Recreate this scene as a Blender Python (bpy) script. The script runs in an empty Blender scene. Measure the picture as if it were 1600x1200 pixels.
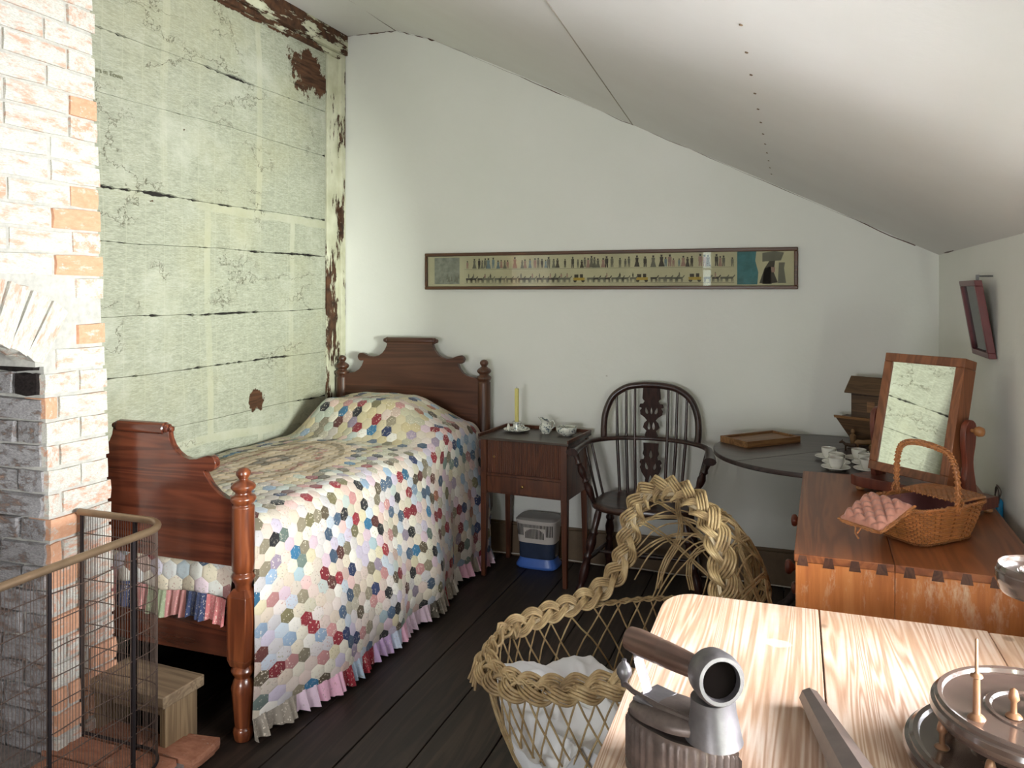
import bpy, bmesh, math, random
from mathutils import Vector, Matrix, noise
R = random.Random(7)
PI = math.pi
sc = bpy.context.scene
COL = sc.collection

def srgb(r, g, b):
    def c(v):
        v /= 255.0
        return v/12.92 if v <= .04045 else ((v+.055)/1.055)**2.4
    return (c(r), c(g), c(b), 1.0)

# ------------------------------------------------------------------ camera, light, exposure
YAW = math.atan(443/1240.0)
cam = bpy.data.cameras.new('camera'); cam_o = bpy.data.objects.new('camera', cam); COL.objects.link(cam_o)
cam.sensor_width = 36; cam.lens = 36*1240/1600; cam.shift_y = -0.09; cam.clip_start = .05
cam_o.location = (0, 0, 1.5); cam_o.rotation_euler = (PI/2, 0, YAW)
sc.camera = cam_o

W = bpy.data.worlds.new('sky'); sc.world = W; W.use_nodes = True
bg = W.node_tree.nodes['Background']; bg.inputs[0].default_value = (.80, .93, .90, 1); bg.inputs[1].default_value = 4.0
sc.view_settings.view_transform = 'Standard'; sc.view_settings.look = 'None'
sc.view_settings.gamma = 1; sc.view_settings.use_curve_mapping = False
sc.view_settings.exposure = 0.2

def area(name, loc, direction, sx, sy, power, color, spread=180):
    l = bpy.data.lights.new(name, 'AREA'); l.shape = 'RECTANGLE'; l.size = sx; l.size_y = sy
    l.energy = power; l.color = color; l.spread = math.radians(spread)
    o = bpy.data.objects.new(name, l); COL.objects.link(o); o.location = loc
    o.rotation_euler = Vector(direction).to_track_quat('-Z', 'Y').to_euler()
    return o
# daylight through the side window (sky from above, garden greenery level) and rear daylight through a low opening added behind
area('daylight_side_sky', (1.02, 1.45, 1.46), (-1, .06, -.30), 1.15, .80, 86, (.92, .94, 1.0), 150)
area('daylight_side_garden', (1.12, .80, 1.20), (-.72, 1, .19), 1.2, .66, 225, (.90, 1.0, .86), 98)
area('side_ground_fill', (1.00, 1.35, .98), (-1, .30, .62), 1.1, .60, 90, (.96, .95, 1.0), 130)  # upward fill added to brighten the ceiling
area('daylight_rear', (-1.0, -1.95, 1.10), (-.06, 1, .14), 1.3, .9, 72, (.97, .98, 1.0), 150)

# ------------------------------------------------------------------ node helpers
class NT:
    def __init__(s, name, rough=.6, metal=0, coat=0, spec=.5):
        s.m = bpy.data.materials.new(name); s.m.use_nodes = True
        s.t = s.m.node_tree; s.N = s.t.nodes; s.p = s.N['Principled BSDF']
        s.p.inputs['Roughness'].default_value = rough; s.p.inputs['Metallic'].default_value = metal
        s.p.inputs['Coat Weight'].default_value = coat; s.p.inputs['Coat Roughness'].default_value = .12
        s.p.inputs['Specular IOR Level'].default_value = spec
        s._tc = None
    def L(s, a, b): s.t.links.new(a, b)
    def tc(s, k='Object'):
        if s._tc is None: s._tc = s.N.new('ShaderNodeTexCoord')
        return s._tc.outputs[k]
    def map(s, scale=(1, 1, 1), loc=(0, 0, 0), rot=(0, 0, 0), k='Object', src=None):
        n = s.N.new('ShaderNodeMapping'); n.inputs['Scale'].default_value = scale
        n.inputs['Location'].default_value = loc; n.inputs['Rotation'].default_value = rot
        s.L(src or s.tc(k), n.inputs[0]); return n.outputs[0]
    def noise(s, vec, scale=5, detail=4, rough=.5, dist=0, col=False):
        n = s.N.new('ShaderNodeTexNoise'); n.inputs['Scale'].default_value = scale; n.inputs['Detail'].default_value = detail
        n.inputs['Roughness'].default_value = rough; n.inputs['Distortion'].default_value = dist
        if vec: s.L(vec, n.inputs['Vector'])
        return n.outputs[1 if col else 0]
    def voro(s, vec, scale=5, feat='F1', out=0):
        n = s.N.new('ShaderNodeTexVoronoi'); n.inputs['Scale'].default_value = scale; n.feature = feat
        s.L(vec, n.inputs['Vector']); return n.outputs[out]
    def ramp(s, fac, *stops, interp='LINEAR'):
        n = s.N.new('ShaderNodeValToRGB'); e = n.color_ramp.elements; n.color_ramp.interpolation = interp
        while len(e) < len(stops): e.new(.5)
        for el, (p, c) in zip(e, stops):
            el.position = p; el.color = c if not isinstance(c, (int, float)) else (c, c, c, 1)
        s.L(fac, n.inputs[0]); return n.outputs[0]
    def mix(s, fac, a, b, mode='MIX'):
        n = s.N.new('ShaderNodeMix'); n.data_type = 'RGBA'; n.blend_type = mode
        for inp, v in ((n.inputs[0], fac), (n.inputs[6], a), (n.inputs[7], b)):
            if hasattr(v, 'default_value') or hasattr(v, 'links'): s.L(v, inp)
            else: inp.default_value = v
        return n.outputs[2]
    def math(s, op, a, b=0, c=None):
        n = s.N.new('ShaderNodeMath'); n.operation = op
        for i, v in enumerate((a, b) if c is None else (a, b, c)):
            if isinstance(v, (int, float)): n.inputs[i].default_value = v
            else: s.L(v, n.inputs[i])
        return n.outputs[0]
    def base(s, c):
        if isinstance(c, tuple): s.p.inputs['Base Color'].default_value = c
        else: s.L(c, s.p.inputs['Base Color'])
        return s
    def bump(s, h, strength=.3, dist=.01):
        n = s.N.new('ShaderNodeBump'); n.inputs['Strength'].default_value = strength; n.inputs['Distance'].default_value = dist
        s.L(h, n.inputs['Height']); s.L(n.outputs[0], s.p.inputs['Normal']); return s
    def rnd(s):
        n = s.N.new('ShaderNodeObjectInfo'); return n.outputs['Random']
    def sep(s, vec):
        n = s.N.new('ShaderNodeSeparateXYZ'); s.L(vec, n.inputs[0]); return n.outputs
    def comb(s, x, y, z):
        n = s.N.new('ShaderNodeCombineXYZ')
        for i, v in enumerate((x, y, z)):
            if isinstance(v, (int, float)): n.inputs[i].default_value = v
            else: s.L(v, n.inputs[i])
        return n.outputs[0]

def plain(name, c, rough=.5, metal=0, coat=0, var=.12, scale=25, bump=.05, spec=.5):
    t = NT(name, rough, metal, coat, spec)
    n = t.noise(t.map(), scale, 4, .6)
    d = tuple(x*(1-var) for x in c[:3])+(1,); l = tuple(min(1, x*(1+var)) for x in c[:3])+(1,)
    t.base(t.ramp(n, (.3, d), (.7, l)))
    if bump: t.bump(n, bump, .004)
    return t.m

def wood(name, dark, light, axis=1, rough=.4, coat=.0, grain=9, bump=.08, vary=0, mid=None, spec=.5):
    t = NT(name, rough, 0, coat, spec)
    sc3 = [grain, grain, grain]; sc3[axis] = grain*.07
    v = t.map(tuple(sc3))
    if vary:
        r = t.rnd(); n = t.N.new('ShaderNodeVectorMath'); n.operation = 'ADD'; t.L(v, n.inputs[0])
        t.L(t.comb(t.math('MULTIPLY', r, 37.0), t.math('MULTIPLY', r, 91.0), t.math('MULTIPLY', r, 53.0)), n.inputs[1]); v = n.outputs[0]
    n1 = t.noise(v, 1.2, 3, .55, 1.2)
    sw = t.math('SINE', t.math('MULTIPLY', n1, 42.0))
    n2 = t.noise(v, 6, 6, .7)
    f = t.math('ADD', t.math('MULTIPLY', sw, .13), t.math('ADD', t.math('MULTIPLY', n1, .55), t.math('MULTIPLY', n2, .38)))
    m_ = mid or tuple((a+b)/2 for a, b in zip(dark, light))
    c = t.ramp(f, (.22, dark), (.47, m_), (.75, light))
    if vary: c = t.mix(1.0, c, t.ramp(t.rnd(), (0, 1-vary), (1, 1.0)), 'MULTIPLY')
    t.base(c); t.bump(f, bump, .003)
    return t.m

# ------------------------------------------------------------------ mesh helpers
class MB:
    def __init__(s): s.v = []; s.f = []; s.mi = []; s.cm = 0; s.fc = []; s.cc = None
    def add(s, vs, fs):
        o = len(s.v); s.v += [tuple(v) for v in vs]
        for f in fs: s.f.append(tuple(i+o for i in f)); s.mi.append(s.cm); s.fc.append(s.cc)
        return s
    def box(s, x0, y0, z0, x1, y1, z1):
        return s.add([(x, y, z) for z in (z0, z1) for y in (y0, y1) for x in (x0, x1)],
                     [(0, 2, 3, 1), (4, 5, 7, 6), (0, 1, 5, 4), (2, 6, 7, 3), (0, 4, 6, 2), (1, 3, 7, 5)])
    def obox(s, c, size, rot=(0, 0, 0)):
        from mathutils import Euler
        m = Euler(rot).to_matrix(); c = Vector(c)
        vs = [c+m@Vector((x*size[0]/2, y*size[1]/2, z*size[2]/2)) for z in (-1, 1) for y in (-1, 1) for x in (-1, 1)]
        return s.add(vs, [(0, 2, 3, 1), (4, 5, 7, 6), (0, 1, 5, 4), (2, 6, 7, 3), (0, 4, 6, 2), (1, 3, 7, 5)])
    def hexa(s, bot, top):      # two quads (counter-clockwise seen from above)
        return s.add(list(bot)+list(top), [(3, 2, 1, 0), (4, 5, 6, 7), (0, 1, 5, 4), (1, 2, 6, 5), (2, 3, 7, 6), (3, 0, 4, 7)])
    def tube(s, pts, r, n=8, closed=False, cap=True, flat=1.0, up=None):
        P = [Vector(p) for p in pts]; k = len(P)
        if k < 2: return s
        T = []
        for i in range(k):
            a = P[(i-1) % k] if (closed or i > 0) else P[0]; b = P[(i+1) % k] if (closed or i < k-1) else P[-1]
            d = b-a; T.append(d.normalized() if d.length > 1e-9 else Vector((0, 0, 1)))
        ref = Vector(up) if up else (Vector((0, 0, 1)) if abs(T[0].z) < .9 else Vector((1, 0, 0)))
        N = (ref-T[0]*ref.dot(T[0])).normalized(); vs = []
        for i in range(k):
            if i:
                if up: N = (ref-T[i]*ref.dot(T[i]))
                else: N = N-T[i]*N.dot(T[i])
                N = N.normalized() if N.length > 1e-6 else Vector((1, 0, 0))
            B = T[i].cross(N); rr = r[i] if isinstance(r, (list, tuple)) else r
            for j in range(n):
                a = 2*PI*j/n; vs.append(P[i]+(N*math.cos(a)*flat+B*math.sin(a))*rr)
        fs = []
        for i in range(k if closed else k-1):
            for j in range(n):
                a = i*n+j; b = i*n+(j+1) % n; c = ((i+1) % k)*n+(j+1) % n; d = ((i+1) % k)*n+j
                fs.append((a, b, c, d))
        if cap and not closed: fs += [tuple(range(n-1, -1, -1)), tuple((k-1)*n+j for j in range(n))]
        return s.add(vs, fs)
    def lathe(s, prof, n=24, o=(0, 0, 0), m=None, sy=1.0):
        vs = []; o = Vector(o)
        for r, z in prof:
            for j in range(n):
                a = 2*PI*j/n; p = Vector((r*math.cos(a), r*math.sin(a)*sy, z))
                if m is not None: p = m@p
                vs.append(p+o)
        fs = [(i*n+j, i*n+(j+1) % n, (i+1)*n+(j+1) % n, (i+1)*n+j) for i in range(len(prof)-1) for j in range(n)]
        fs += [tuple(range(n-1, -1, -1)), tuple((len(prof)-1)*n+j for j in range(n))]
        return s.add(vs, fs)
    def rings(s, rings, cap=True):          # list of equal-length closed loops
        n = len(rings[0]); vs = [p for r in rings for p in r]
        fs = [(i*n+j, i*n+(j+1) % n, (i+1)*n+(j+1) % n, (i+1)*n+j) for i in range(len(rings)-1) for j in range(n)]
        if cap: fs += [tuple(range(n-1, -1, -1)), tuple((len(rings)-1)*n+j for j in range(n))]
        return s.add(vs, fs)
    def grid(s, fn, nu, nv):
        vs = [fn(i/nu, j/nv) for i in range(nu+1) for j in range(nv+1)]
        return s.add(vs, [(i*(nv+1)+j, (i+1)*(nv+1)+j, (i+1)*(nv+1)+j+1, i*(nv+1)+j+1) for i in range(nu) for j in range(nv)])
    def build(s, name, mats, parent=None, org=(0, 0, 0), smooth=40, bevel=0, seg=2, solid=0):
        me = bpy.data.meshes.new(name)
        o_ = Vector(org); me.from_pydata([tuple(Vector(v)-o_) for v in s.v], [], s.f)
        if not isinstance(mats, (list, tuple)): mats = [mats]
        for m in mats: me.materials.append(m)
        if len(mats) > 1: me.polygons.foreach_set('material_index', s.mi)
        if any(c is not None for c in s.fc):
            at = me.color_attributes.new('Col', 'FLOAT_COLOR', 'CORNER'); k = 0
            for p, c in zip(me.polygons, s.fc):
                for _ in p.loop_indices: at.data[k].color = c or (1, 1, 1, 1); k += 1
        sharp(me, smooth)
        o = bpy.data.objects.new(name, me); COL.objects.link(o)
        if parent: o.parent = parent
        if bevel:
            b = o.modifiers.new('bevel', 'BEVEL'); b.width = bevel; b.segments = seg; b.limit_method = 'ANGLE'; b.angle_limit = .6
            b.harden_normals = False
        if solid:
            b = o.modifiers.new('solid', 'SOLIDIFY'); b.thickness = solid; b.offset = 0
        return o

def sharp(me, deg):
    bm = bmesh.new(); bm.from_mesh(me); bmesh.ops.recalc_face_normals(bm, faces=bm.faces)
    lim = math.radians(deg)
    for f in bm.faces: f.smooth = deg > 0
    for e in bm.edges: e.smooth = not (len(e.link_faces) == 2 and e.calc_face_angle(0) > lim)
    bm.to_mesh(me); bm.free()

def thing(name, label, cat, loc=(0, 0, 0), rz=0, group=None):
    o = bpy.data.objects.new(name, None); COL.objects.link(o); o.empty_display_size = .05
    o.location = loc; o.rotation_euler = (0, 0, rz); return tag(o, label, cat, group)
def tag(o, label, cat, group=None):
    o['label'] = label; o['category'] = cat
    if group: o['group'] = group
    return o
def struct(o): o['kind'] = 'structure'; return o
def stuff(o): o['kind'] = 'stuff'; return o
def lab(o, l): o['label'] = l; return o
def copy_tree(o, parent=None):
    c = o.copy(); COL.objects.link(c); c.parent = parent
    for ch in [x for x in o.children]: copy_tree(ch, c)
    return c

def cat_rom(P, n=8, closed=False):
    P = [Vector(p) for p in P]; out = []; k = len(P)
    for i in range(k if closed else k-1):
        if closed: a, b, c, d = P[(i-1) % k], P[i], P[(i+1) % k], P[(i+2) % k]
        else: a, b, c, d = P[max(i-1, 0)], P[i], P[i+1], P[min(i+2, k-1)]
        for j in range(n):
            t = j/n
            out.append(.5*((2*b)+(c-a)*t+(2*a-5*b+4*c-d)*t*t+(3*b-a-3*c+d)*t**3))
    if not closed: out.append(P[-1])
    return out

def flat_shape(loops, thick, bevel=0):
    """filled 2D outline with holes, extruded; returns a mesh lying in local XY, thickness along Z"""
    cu = bpy.data.curves.new('outline', 'CURVE'); cu.dimensions = '2D'; cu.fill_mode = 'BOTH'; cu.extrude = thick/2-bevel
    cu.bevel_depth = bevel; cu.offset = -bevel
    for lp in loops:
        sp = cu.splines.new('POLY'); sp.points.add(len(lp)-1); sp.use_cyclic_u = True
        for p, q in zip(sp.points, lp): p.co = (q[0], q[1], 0, 1)
    ob = bpy.data.objects.new('outline', cu); me = bpy.data.meshes.new_from_object(ob)
    bpy.data.objects.remove(ob); bpy.data.curves.remove(cu)
    return me
def add_flat(mb, loops, thick, M, bevel=0):
    me = flat_shape(loops, thick, bevel)
    mb.add([M@v.co for v in me.vertices], [tuple(p.vertices) for p in me.polygons]); bpy.data.meshes.remove(me)
STAND = Matrix(((1, 0, 0, 0), (0, 0, -1, 0), (0, 1, 0, 0), (0, 0, 0, 1)))     # XY outline -> XZ plane
def sm(x):
    x = max(0., min(1., x)); return x*x*(3-2*x)
def arc(cx, cy, r, a0, a1, n):
    return [(cx+r*math.cos(math.radians(a0+(a1-a0)*i/n)), cy+r*math.sin(math.radians(a0+(a1-a0)*i/n))) for i in range(n+1)]

# ------------------------------------------------------------------ materials
def m_plaster(name, c, c2, dark_line=True):
    t = NT(name, .85, spec=.2)
    n = t.noise(t.map(), 1.3, 5, .6); base = t.ramp(n, (.3, c), (.7, c2))
    n2 = t.noise(t.map(), 60, 3, .6)
    spk = t.ramp(t.noise(t.map(loc=(3, 7, 1)), 14, 2, .5), (.79, 0.0), (.81, 1.0))
    base = t.mix(t.math('MULTIPLY', spk, .45), base, srgb(120, 108, 90))
    t.base(base); t.bump(t.math('ADD', t.math('MULTIPLY', n, 1.5), t.math('MULTIPLY', n2, .12)), .25, .02)
    return t.m
M = {}
M['plaster'] = m_plaster('white_plaster', srgb(226, 226, 219), srgb(232, 231, 226))
M['ceiling'] = m_plaster('ceiling_paint', srgb(222, 219, 216), srgb(228, 226, 224))
M['void'] = plain('dark_recess', srgb(32, 27, 24), .9)

def m_newspaper():
    t = NT('newspaper_lined_boards', .8, spec=.25)
    xyz = t.sep(t.tc('Object')); y, z = xyz[1], xyz[2]
    wob = t.math('MULTIPLY', t.math('SUBTRACT', t.noise(t.map(), 1.1, 3, .5), .5), .10)
    wob2 = t.math('MULTIPLY', t.math('SUBTRACT', t.noise(t.map(loc=(5, 5, 5)), 1.5, 3, .5), .5), .09)
    yy = t.math('ADD', y, wob); zz = t.math('ADD', z, wob2)
    def brick(w, h, mort, off, ox, oz, smth=.1):
        n = t.N.new('ShaderNodeTexBrick'); n.offset = off; n.squash = 1
        n.inputs['Scale'].default_value = 1; n.inputs['Brick Width'].default_value = w; n.inputs['Row Height'].default_value = h
        n.inputs['Mortar Size'].default_value = mort; n.inputs['Mortar Smooth'].default_value = smth
        n.inputs['Color1'].default_value = (0, 0, 0, 1); n.inputs['Color2'].default_value = (1, 1, 1, 1)
        t.L(t.comb(t.math('ADD', yy, ox), t.math('ADD', zz, oz), 0), n.inputs['Vector']); return n
    page = brick(.66, 1.12, .022, .43, .20, .34); cols = brick(.113, .86, .003, 0, .35, .16)
    rows = t.noise(t.map((1, 55, 360)), 1, 2, .6)
    rows2 = t.noise(t.map((1, 20, 90)), 1, 3, .6)
    ink = t.math('ADD', t.math('MULTIPLY', rows, .6), t.math('MULTIPLY', rows2, .4))
    text = t.ramp(ink, (.34, srgb(160, 164, 152)), (.50, srgb(184, 187, 174)), (.66, srgb(208, 210, 200)))
    text = t.mix(t.math('MULTIPLY', page.outputs[0], .25), text, srgb(172, 174, 160))
    text = t.mix(t.math('MULTIPLY', cols.outputs[1], .4), text, srgb(204, 205, 190))
    blank = t.ramp(t.noise(t.map(), 7, 4, .6), (.3, srgb(194, 195, 174)), (.7, srgb(210, 211, 198)))
    c = t.mix(t.math('MULTIPLY', page.outputs[1], t.ramp(t.noise(t.map(loc=(2, 6, 1)), 2.0, 3), (.40, .25), (.6, .95))), text, blank)
    pale = t.ramp(t.noise(t.map(loc=(9, 2, 4)), 2.2, 6, .68), (.52, 0.0), (.70, .8))
    c = t.mix(pale, c, srgb(214, 216, 208))
    yel = t.ramp(t.noise(t.map(loc=(1, 4, 8)), 1.7, 4, .6), (.5, 0.0), (.75, .35)); c = t.mix(yel, c, srgb(196, 190, 150))
    # peeled patches showing bare brown wood
    def patch(y0, z0, ry, rz, th=.5):
        dy = t.math('DIVIDE', t.math('SUBTRACT', y, y0), ry); dz = t.math('DIVIDE', t.math('SUBTRACT', z, z0), rz)
        d = t.math('ADD', t.math('MULTIPLY', dy, dy), t.math('MULTIPLY', dz, dz))
        e = t.math('ADD', d, t.math('MULTIPLY', t.math('SUBTRACT', t.noise(t.map((1, 1, .8)), 8, 6, .72), .5), 4.2))
        return t.ramp(e, (.60, 1.0), (.68, 0.0))
    holes = t.math('MAXIMUM', patch(3.93, 2.77, .23, .16), patch(3.46, .93, .07, .07))
    holes = t.math('MAXIMUM', holes, patch(3.25, 2.93, .75, .025))
    sp = t.ramp(t.noise(t.map((1, .6, 1), (4, 4, 4)), 15, 4, .6), (.755, 0.0), (.775, 1.0))
    holes = t.math('MAXIMUM', holes, sp)
    brown = t.ramp(t.noise(t.map((1, 1, 9)), 8, 4), (.3, srgb(52, 34, 24)), (.7, srgb(98, 66, 46)))
    c = t.mix(1.0, c, (.77, .755, .69, 1), 'MULTIPLY'); c = t.mix(holes, c, brown)
    crk = t.N.new('ShaderNodeTexVoronoi'); crk.feature = 'DISTANCE_TO_EDGE'; crk.inputs['Scale'].default_value = 2.4
    cv = t.N.new('ShaderNodeVectorMath'); cv.operation = 'ADD'; t.L(t.map((1, .55, 2.2)), cv.inputs[0])
    cn = t.N.new('ShaderNodeVectorMath'); cn.operation = 'SCALE'; cn.inputs[3].default_value = .5; t.L(t.noise(t.map(), 5, 5, .7, 0, True), cn.inputs[0])
    t.L(cn.outputs[0], cv.inputs[1]); t.L(cv.outputs[0], crk.inputs['Vector'])
    cm = t.math('MULTIPLY', t.ramp(crk.outputs[0], (.0, 1.0), (.012, 0.0)), t.ramp(t.noise(t.map(loc=(7, 1, 3)), 2.6, 3), (.53, 0.0), (.6, .75)))
    c = t.mix(cm, c, srgb(86, 78, 58))
    t.base(c)
    h = t.math('ADD', t.math('MULTIPLY', t.noise(t.map((1, 1.2, 1)), 9, 6, .65), 1.0), t.math('MULTIPLY', t.math('ADD', holes, cm), -1.0))
    t.bump(h, .55, .012)
    return t.m
M['news'] = m_newspaper()

def m_peel(name, th=.5, sc_=6, st=(1, 1, 1)):
    t = NT(name, .75, spec=.3)
    n = t.noise(t.map(st), sc_, 6, .7)
    f = t.ramp(n, (th-.015, 0.0), (th+.015, 1.0))
    brown = t.ramp(t.noise(t.map((2, 2, 2)), 12, 4), (.3, srgb(50, 32, 22)), (.7, srgb(96, 64, 44)))
    pale = t.ramp(t.noise(t.map(), 9, 4), (.3, srgb(184, 182, 154)), (.7, srgb(216, 214, 192)))
    t.base(t.mix(f, pale, brown)); t.bump(t.math('MULTIPLY', f, -1.0), .6, .008)
    return t.m
M['peel_post'] = m_peel('peeling_corner_board', .555, 3.2, (3, 3, .8))
M['peel_beam'] = m_peel('peeling_beam', .45, 4, (3, .8, 3))

def m_brick(name, lo, hi, wash, sooty=False):
    """wash = how much limewash is left (0..1)"""
    t = NT(name, .9, spec=.15)
    r = t.rnd(); off = t.comb(t.math('MULTIPLY', r, 31.0), t.math('MULTIPLY', r, 17.0), t.math('MULTIPLY', r, 57.0))
    va = t.N.new('ShaderNodeVectorMath'); va.operation = 'ADD'; t.L(t.tc('Object'), va.inputs[0]); t.L(off, va.inputs[1]); v = va.outputs[0]
    n = t.noise(v, 5, 6, .7); clay = t.ramp(n, (.3, lo), (.7, hi))
    w = t.ramp(t.noise(v, 2.6, 7, .74), (1-wash-.06, 0.0), (1-wash+.06, 1.0))
    lime = t.ramp(t.noise(v, 22, 4, .6), (.3, srgb(186, 184, 174) if not sooty else srgb(158, 154, 156)), (.7, srgb(228, 225, 216) if not sooty else srgb(206, 202, 202)))
    t.base(t.mix(w, clay, lime)); t.bump(t.math('ADD', n, t.math('MULTIPLY', w, .5)), .3 if not sooty else .9, .006 if not sooty else .02)
    return t.m
M['brick_white'] = m_brick('limewashed_brick', srgb(196, 158, 136), srgb(214, 180, 160), .56)
M['brick_half'] = m_brick('half_limewashed_brick', srgb(202, 152, 126), srgb(218, 172, 148), .52)
M['brick_bare'] = m_brick('bare_orange_brick', srgb(208, 154, 122), srgb(224, 174, 144), .38)
M['brick_soot'] = m_brick('sooty_brick', srgb(164, 138, 126), srgb(210, 176, 156), .58, True)
M['brick_black'] = m_brick('blackened_brick', srgb(30, 26, 26), srgb(60, 52, 50), .3, True)
M['brick_hearth'] = m_brick('hearth_brick', srgb(150, 98, 76), srgb(188, 134, 108), .34)
M['mortar'] = plain('lime_mortar', srgb(192, 189, 182), .95, var=.15, scale=40, bump=.4)
M['mortar_soot'] = plain('sooty_mortar', srgb(120, 112, 108), .95, var=.3, scale=30, bump=.8)

M['floor'] = wood('dark_floor_board', srgb(34, 26, 22), srgb(74, 60, 50), 1, .5, 0, 8, .12, .35, srgb(52, 41, 35))
M['mahogany'] = wood('polished_mahogany', srgb(62, 28, 18), srgb(118, 62, 40), 0, .26, .5, 7, .03, 0, srgb(88, 42, 27))
M['mahogany_v'] = wood('polished_mahogany_post', srgb(78, 36, 20), srgb(148, 82, 46), 2, .28, .45, 8, .03, 0, srgb(108, 54, 30))
M['head_wood'] = wood('headboard_mahogany', srgb(58, 32, 22), srgb(104, 64, 46), 0, .4, .15, 5, .03, 0, srgb(80, 46, 33))
M['head_post'] = wood('headboard_post_mahogany', srgb(52, 30, 22), srgb(100, 62, 42), 2, .38, .2, 8, .03)
M['stand_wood'] = wood('brown_mahogany', srgb(60, 30, 18), srgb(108, 60, 36), 2, .4, .15, 9, .05)
M['stand_top'] = wood('dark_tray_top', srgb(40, 32, 28), srgb(80, 66, 56), 0, .4, .1, 9, .05)
M['chair'] = wood('dark_stained_elm', srgb(26, 14, 12), srgb(66, 38, 32), 2, .34, .25, 12, .05)
M['chair_flat'] = wood('dark_elm_splat', srgb(30, 16, 13), srgb(62, 36, 30), 2, .65, 0, 12, .05, spec=.25)
M['chair_seat'] = wood('dark_elm_seat', srgb(30, 18, 14), srgb(78, 50, 40), 0, .34, .2, 9, .06)
M['table_dark'] = wood('dark_round_table', srgb(42, 32, 31), srgb(78, 64, 62), 0, .36, .15, 6, .04)
M['chest'] = wood('orange_stained_pine_top', srgb(106, 56, 28), srgb(166, 100, 58), 1, .42, .15, 6, .05, .12, srgb(136, 76, 42))
def m_chestend():
    t = NT('worn_pine_end', .5, coat=.1)
    v = t.map((9, 9, .7)); n1 = t.noise(v, 1.3, 4, .6, 1); n2 = t.noise(v, 6, 5, .7)
    f = t.math('ADD', t.math('MULTIPLY', n1, .6), t.math('MULTIPLY', n2, .4))
    c = t.ramp(f, (.3, srgb(142, 76, 36)), (.5, srgb(186, 110, 56)), (.7, srgb(208, 138, 80)))
    z = t.sep(t.tc('Object'))[2]
    band = t.ramp(z, (.62, 0.0), (.74, 1.0), (.772, 1.0), (.782, 0.0))
    w = t.ramp(t.noise(t.map((14, 14, 5)), 1, 6, .75), (.54, 0.0), (.68, .75))
    t.base(t.mix(t.math('MULTIPLY', band, w), c, srgb(218, 196, 172))); t.bump(f, .1, .004); return t.m
M['chest_end'] = m_chestend()
M['dovetail'] = wood('dark_dovetail', srgb(62, 34, 24), srgb(96, 58, 40), 1, .5, 0, 12)
M['red_wood'] = wood('red_brown_mahogany', srgb(84, 34, 22), srgb(128, 62, 42), 2, .4, .2, 8)
M['mirror_frame'] = wood('mirror_frame_wood', srgb(98, 52, 28), srgb(146, 88, 54), 2, .42, .15, 9)
M['ball_wood'] = plain('turned_light_wood', srgb(166, 112, 66), .4, coat=.2)
M['ark'] = wood('old_ark_wood', srgb(60, 40, 24), srgb(106, 78, 50), 0, .6, 0, 14)
M['ark_dark'] = wood('dark_ark_stripe', srgb(34, 20, 12), srgb(60, 38, 24), 2, .6, 0, 14)
M['toy'] = plain('carved_toy_wood', srgb(128, 96, 62), .6)
M['toy_dark'] = plain('dark_carved_toy_wood', srgb(72, 50, 34), .6)
M['boxwood'] = wood('flat_box_wood', srgb(104, 68, 38), srgb(154, 112, 70), 0, .5, .05, 12)
M['stool'] = wood('rough_grey_pine', srgb(112, 92, 72), srgb(176, 152, 122), 0, .7, 0, 9, .25)
M['stool_v'] = wood('rough_grey_pine_upright', srgb(112, 90, 66), srgb(172, 146, 112), 2, .7, 0, 9, .25)
M['skirt'] = plain('brown_skirting_paint', srgb(104, 84, 62), .5)
def m_pine():
    t = NT('scrubbed_pine', .5, spec=.35)
    r = t.rnd(); va = t.N.new('ShaderNodeVectorMath'); va.operation = 'ADD'; t.L(t.map((16, .55, 16)), va.inputs[0])
    t.L(t.comb(t.math('MULTIPLY', r, 31.0), t.math('MULTIPLY', r, 17.0), 0), va.inputs[1]); v = va.outputs[0]
    n1 = t.noise(v, .8, 3, .5, .7)
    sw = t.math('SINE', t.math('MULTIPLY', n1, 120.0)); n2 = t.noise(v, 12, 5, .7)
    f = t.math('ADD', t.math('MULTIPLY', sw, .16), t.math('ADD', t.math('MULTIPLY', n2, .4), .32))
    c = t.ramp(f, (.3, srgb(168, 130, 106)), (.52, srgb(202, 172, 152)), (.72, srgb(220, 202, 188)))
    patchy = t.ramp(t.noise(t.map((1, 1, 1)), 4, 5, .6), (.4, 0.0), (.62, .45)); c = t.mix(patchy, c, srgb(196, 156, 122))
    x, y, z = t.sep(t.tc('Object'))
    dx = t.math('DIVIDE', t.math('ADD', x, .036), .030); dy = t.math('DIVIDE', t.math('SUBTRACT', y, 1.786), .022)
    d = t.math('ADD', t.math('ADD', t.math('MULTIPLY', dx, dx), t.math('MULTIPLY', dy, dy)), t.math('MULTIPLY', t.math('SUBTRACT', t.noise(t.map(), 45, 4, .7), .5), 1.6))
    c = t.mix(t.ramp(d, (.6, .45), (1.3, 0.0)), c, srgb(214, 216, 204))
    kn = t.ramp(t.voro(t.map((1, .8, 1), (.3, .7, 0)), 4.3), (.0, 1.0), (.035, .8), (.06, 0.0)); c = t.mix(t.math('MULTIPLY', kn, .7), c, srgb(118, 88, 66))
    t.base(c); t.bump(f, .15, .003); return t.m
M['pine'] = m_pine()
M['iron'] = plain('worn_cast_iron', srgb(104, 92, 88), .45, .6, var=.25, scale=40, bump=.25)
M['iron_hi'] = plain('polished_steel_grey', srgb(116, 112, 114), .45, .7, var=.25, scale=22, bump=.3)
M['handle_wood'] = wood('dark_handle_wood', srgb(52, 36, 30), srgb(104, 78, 66), 0, .35, .2, 14)
M['rod'] = plain('dark_wood_rod', srgb(92, 80, 76), .4, coat=.2, var=.2)
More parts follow.
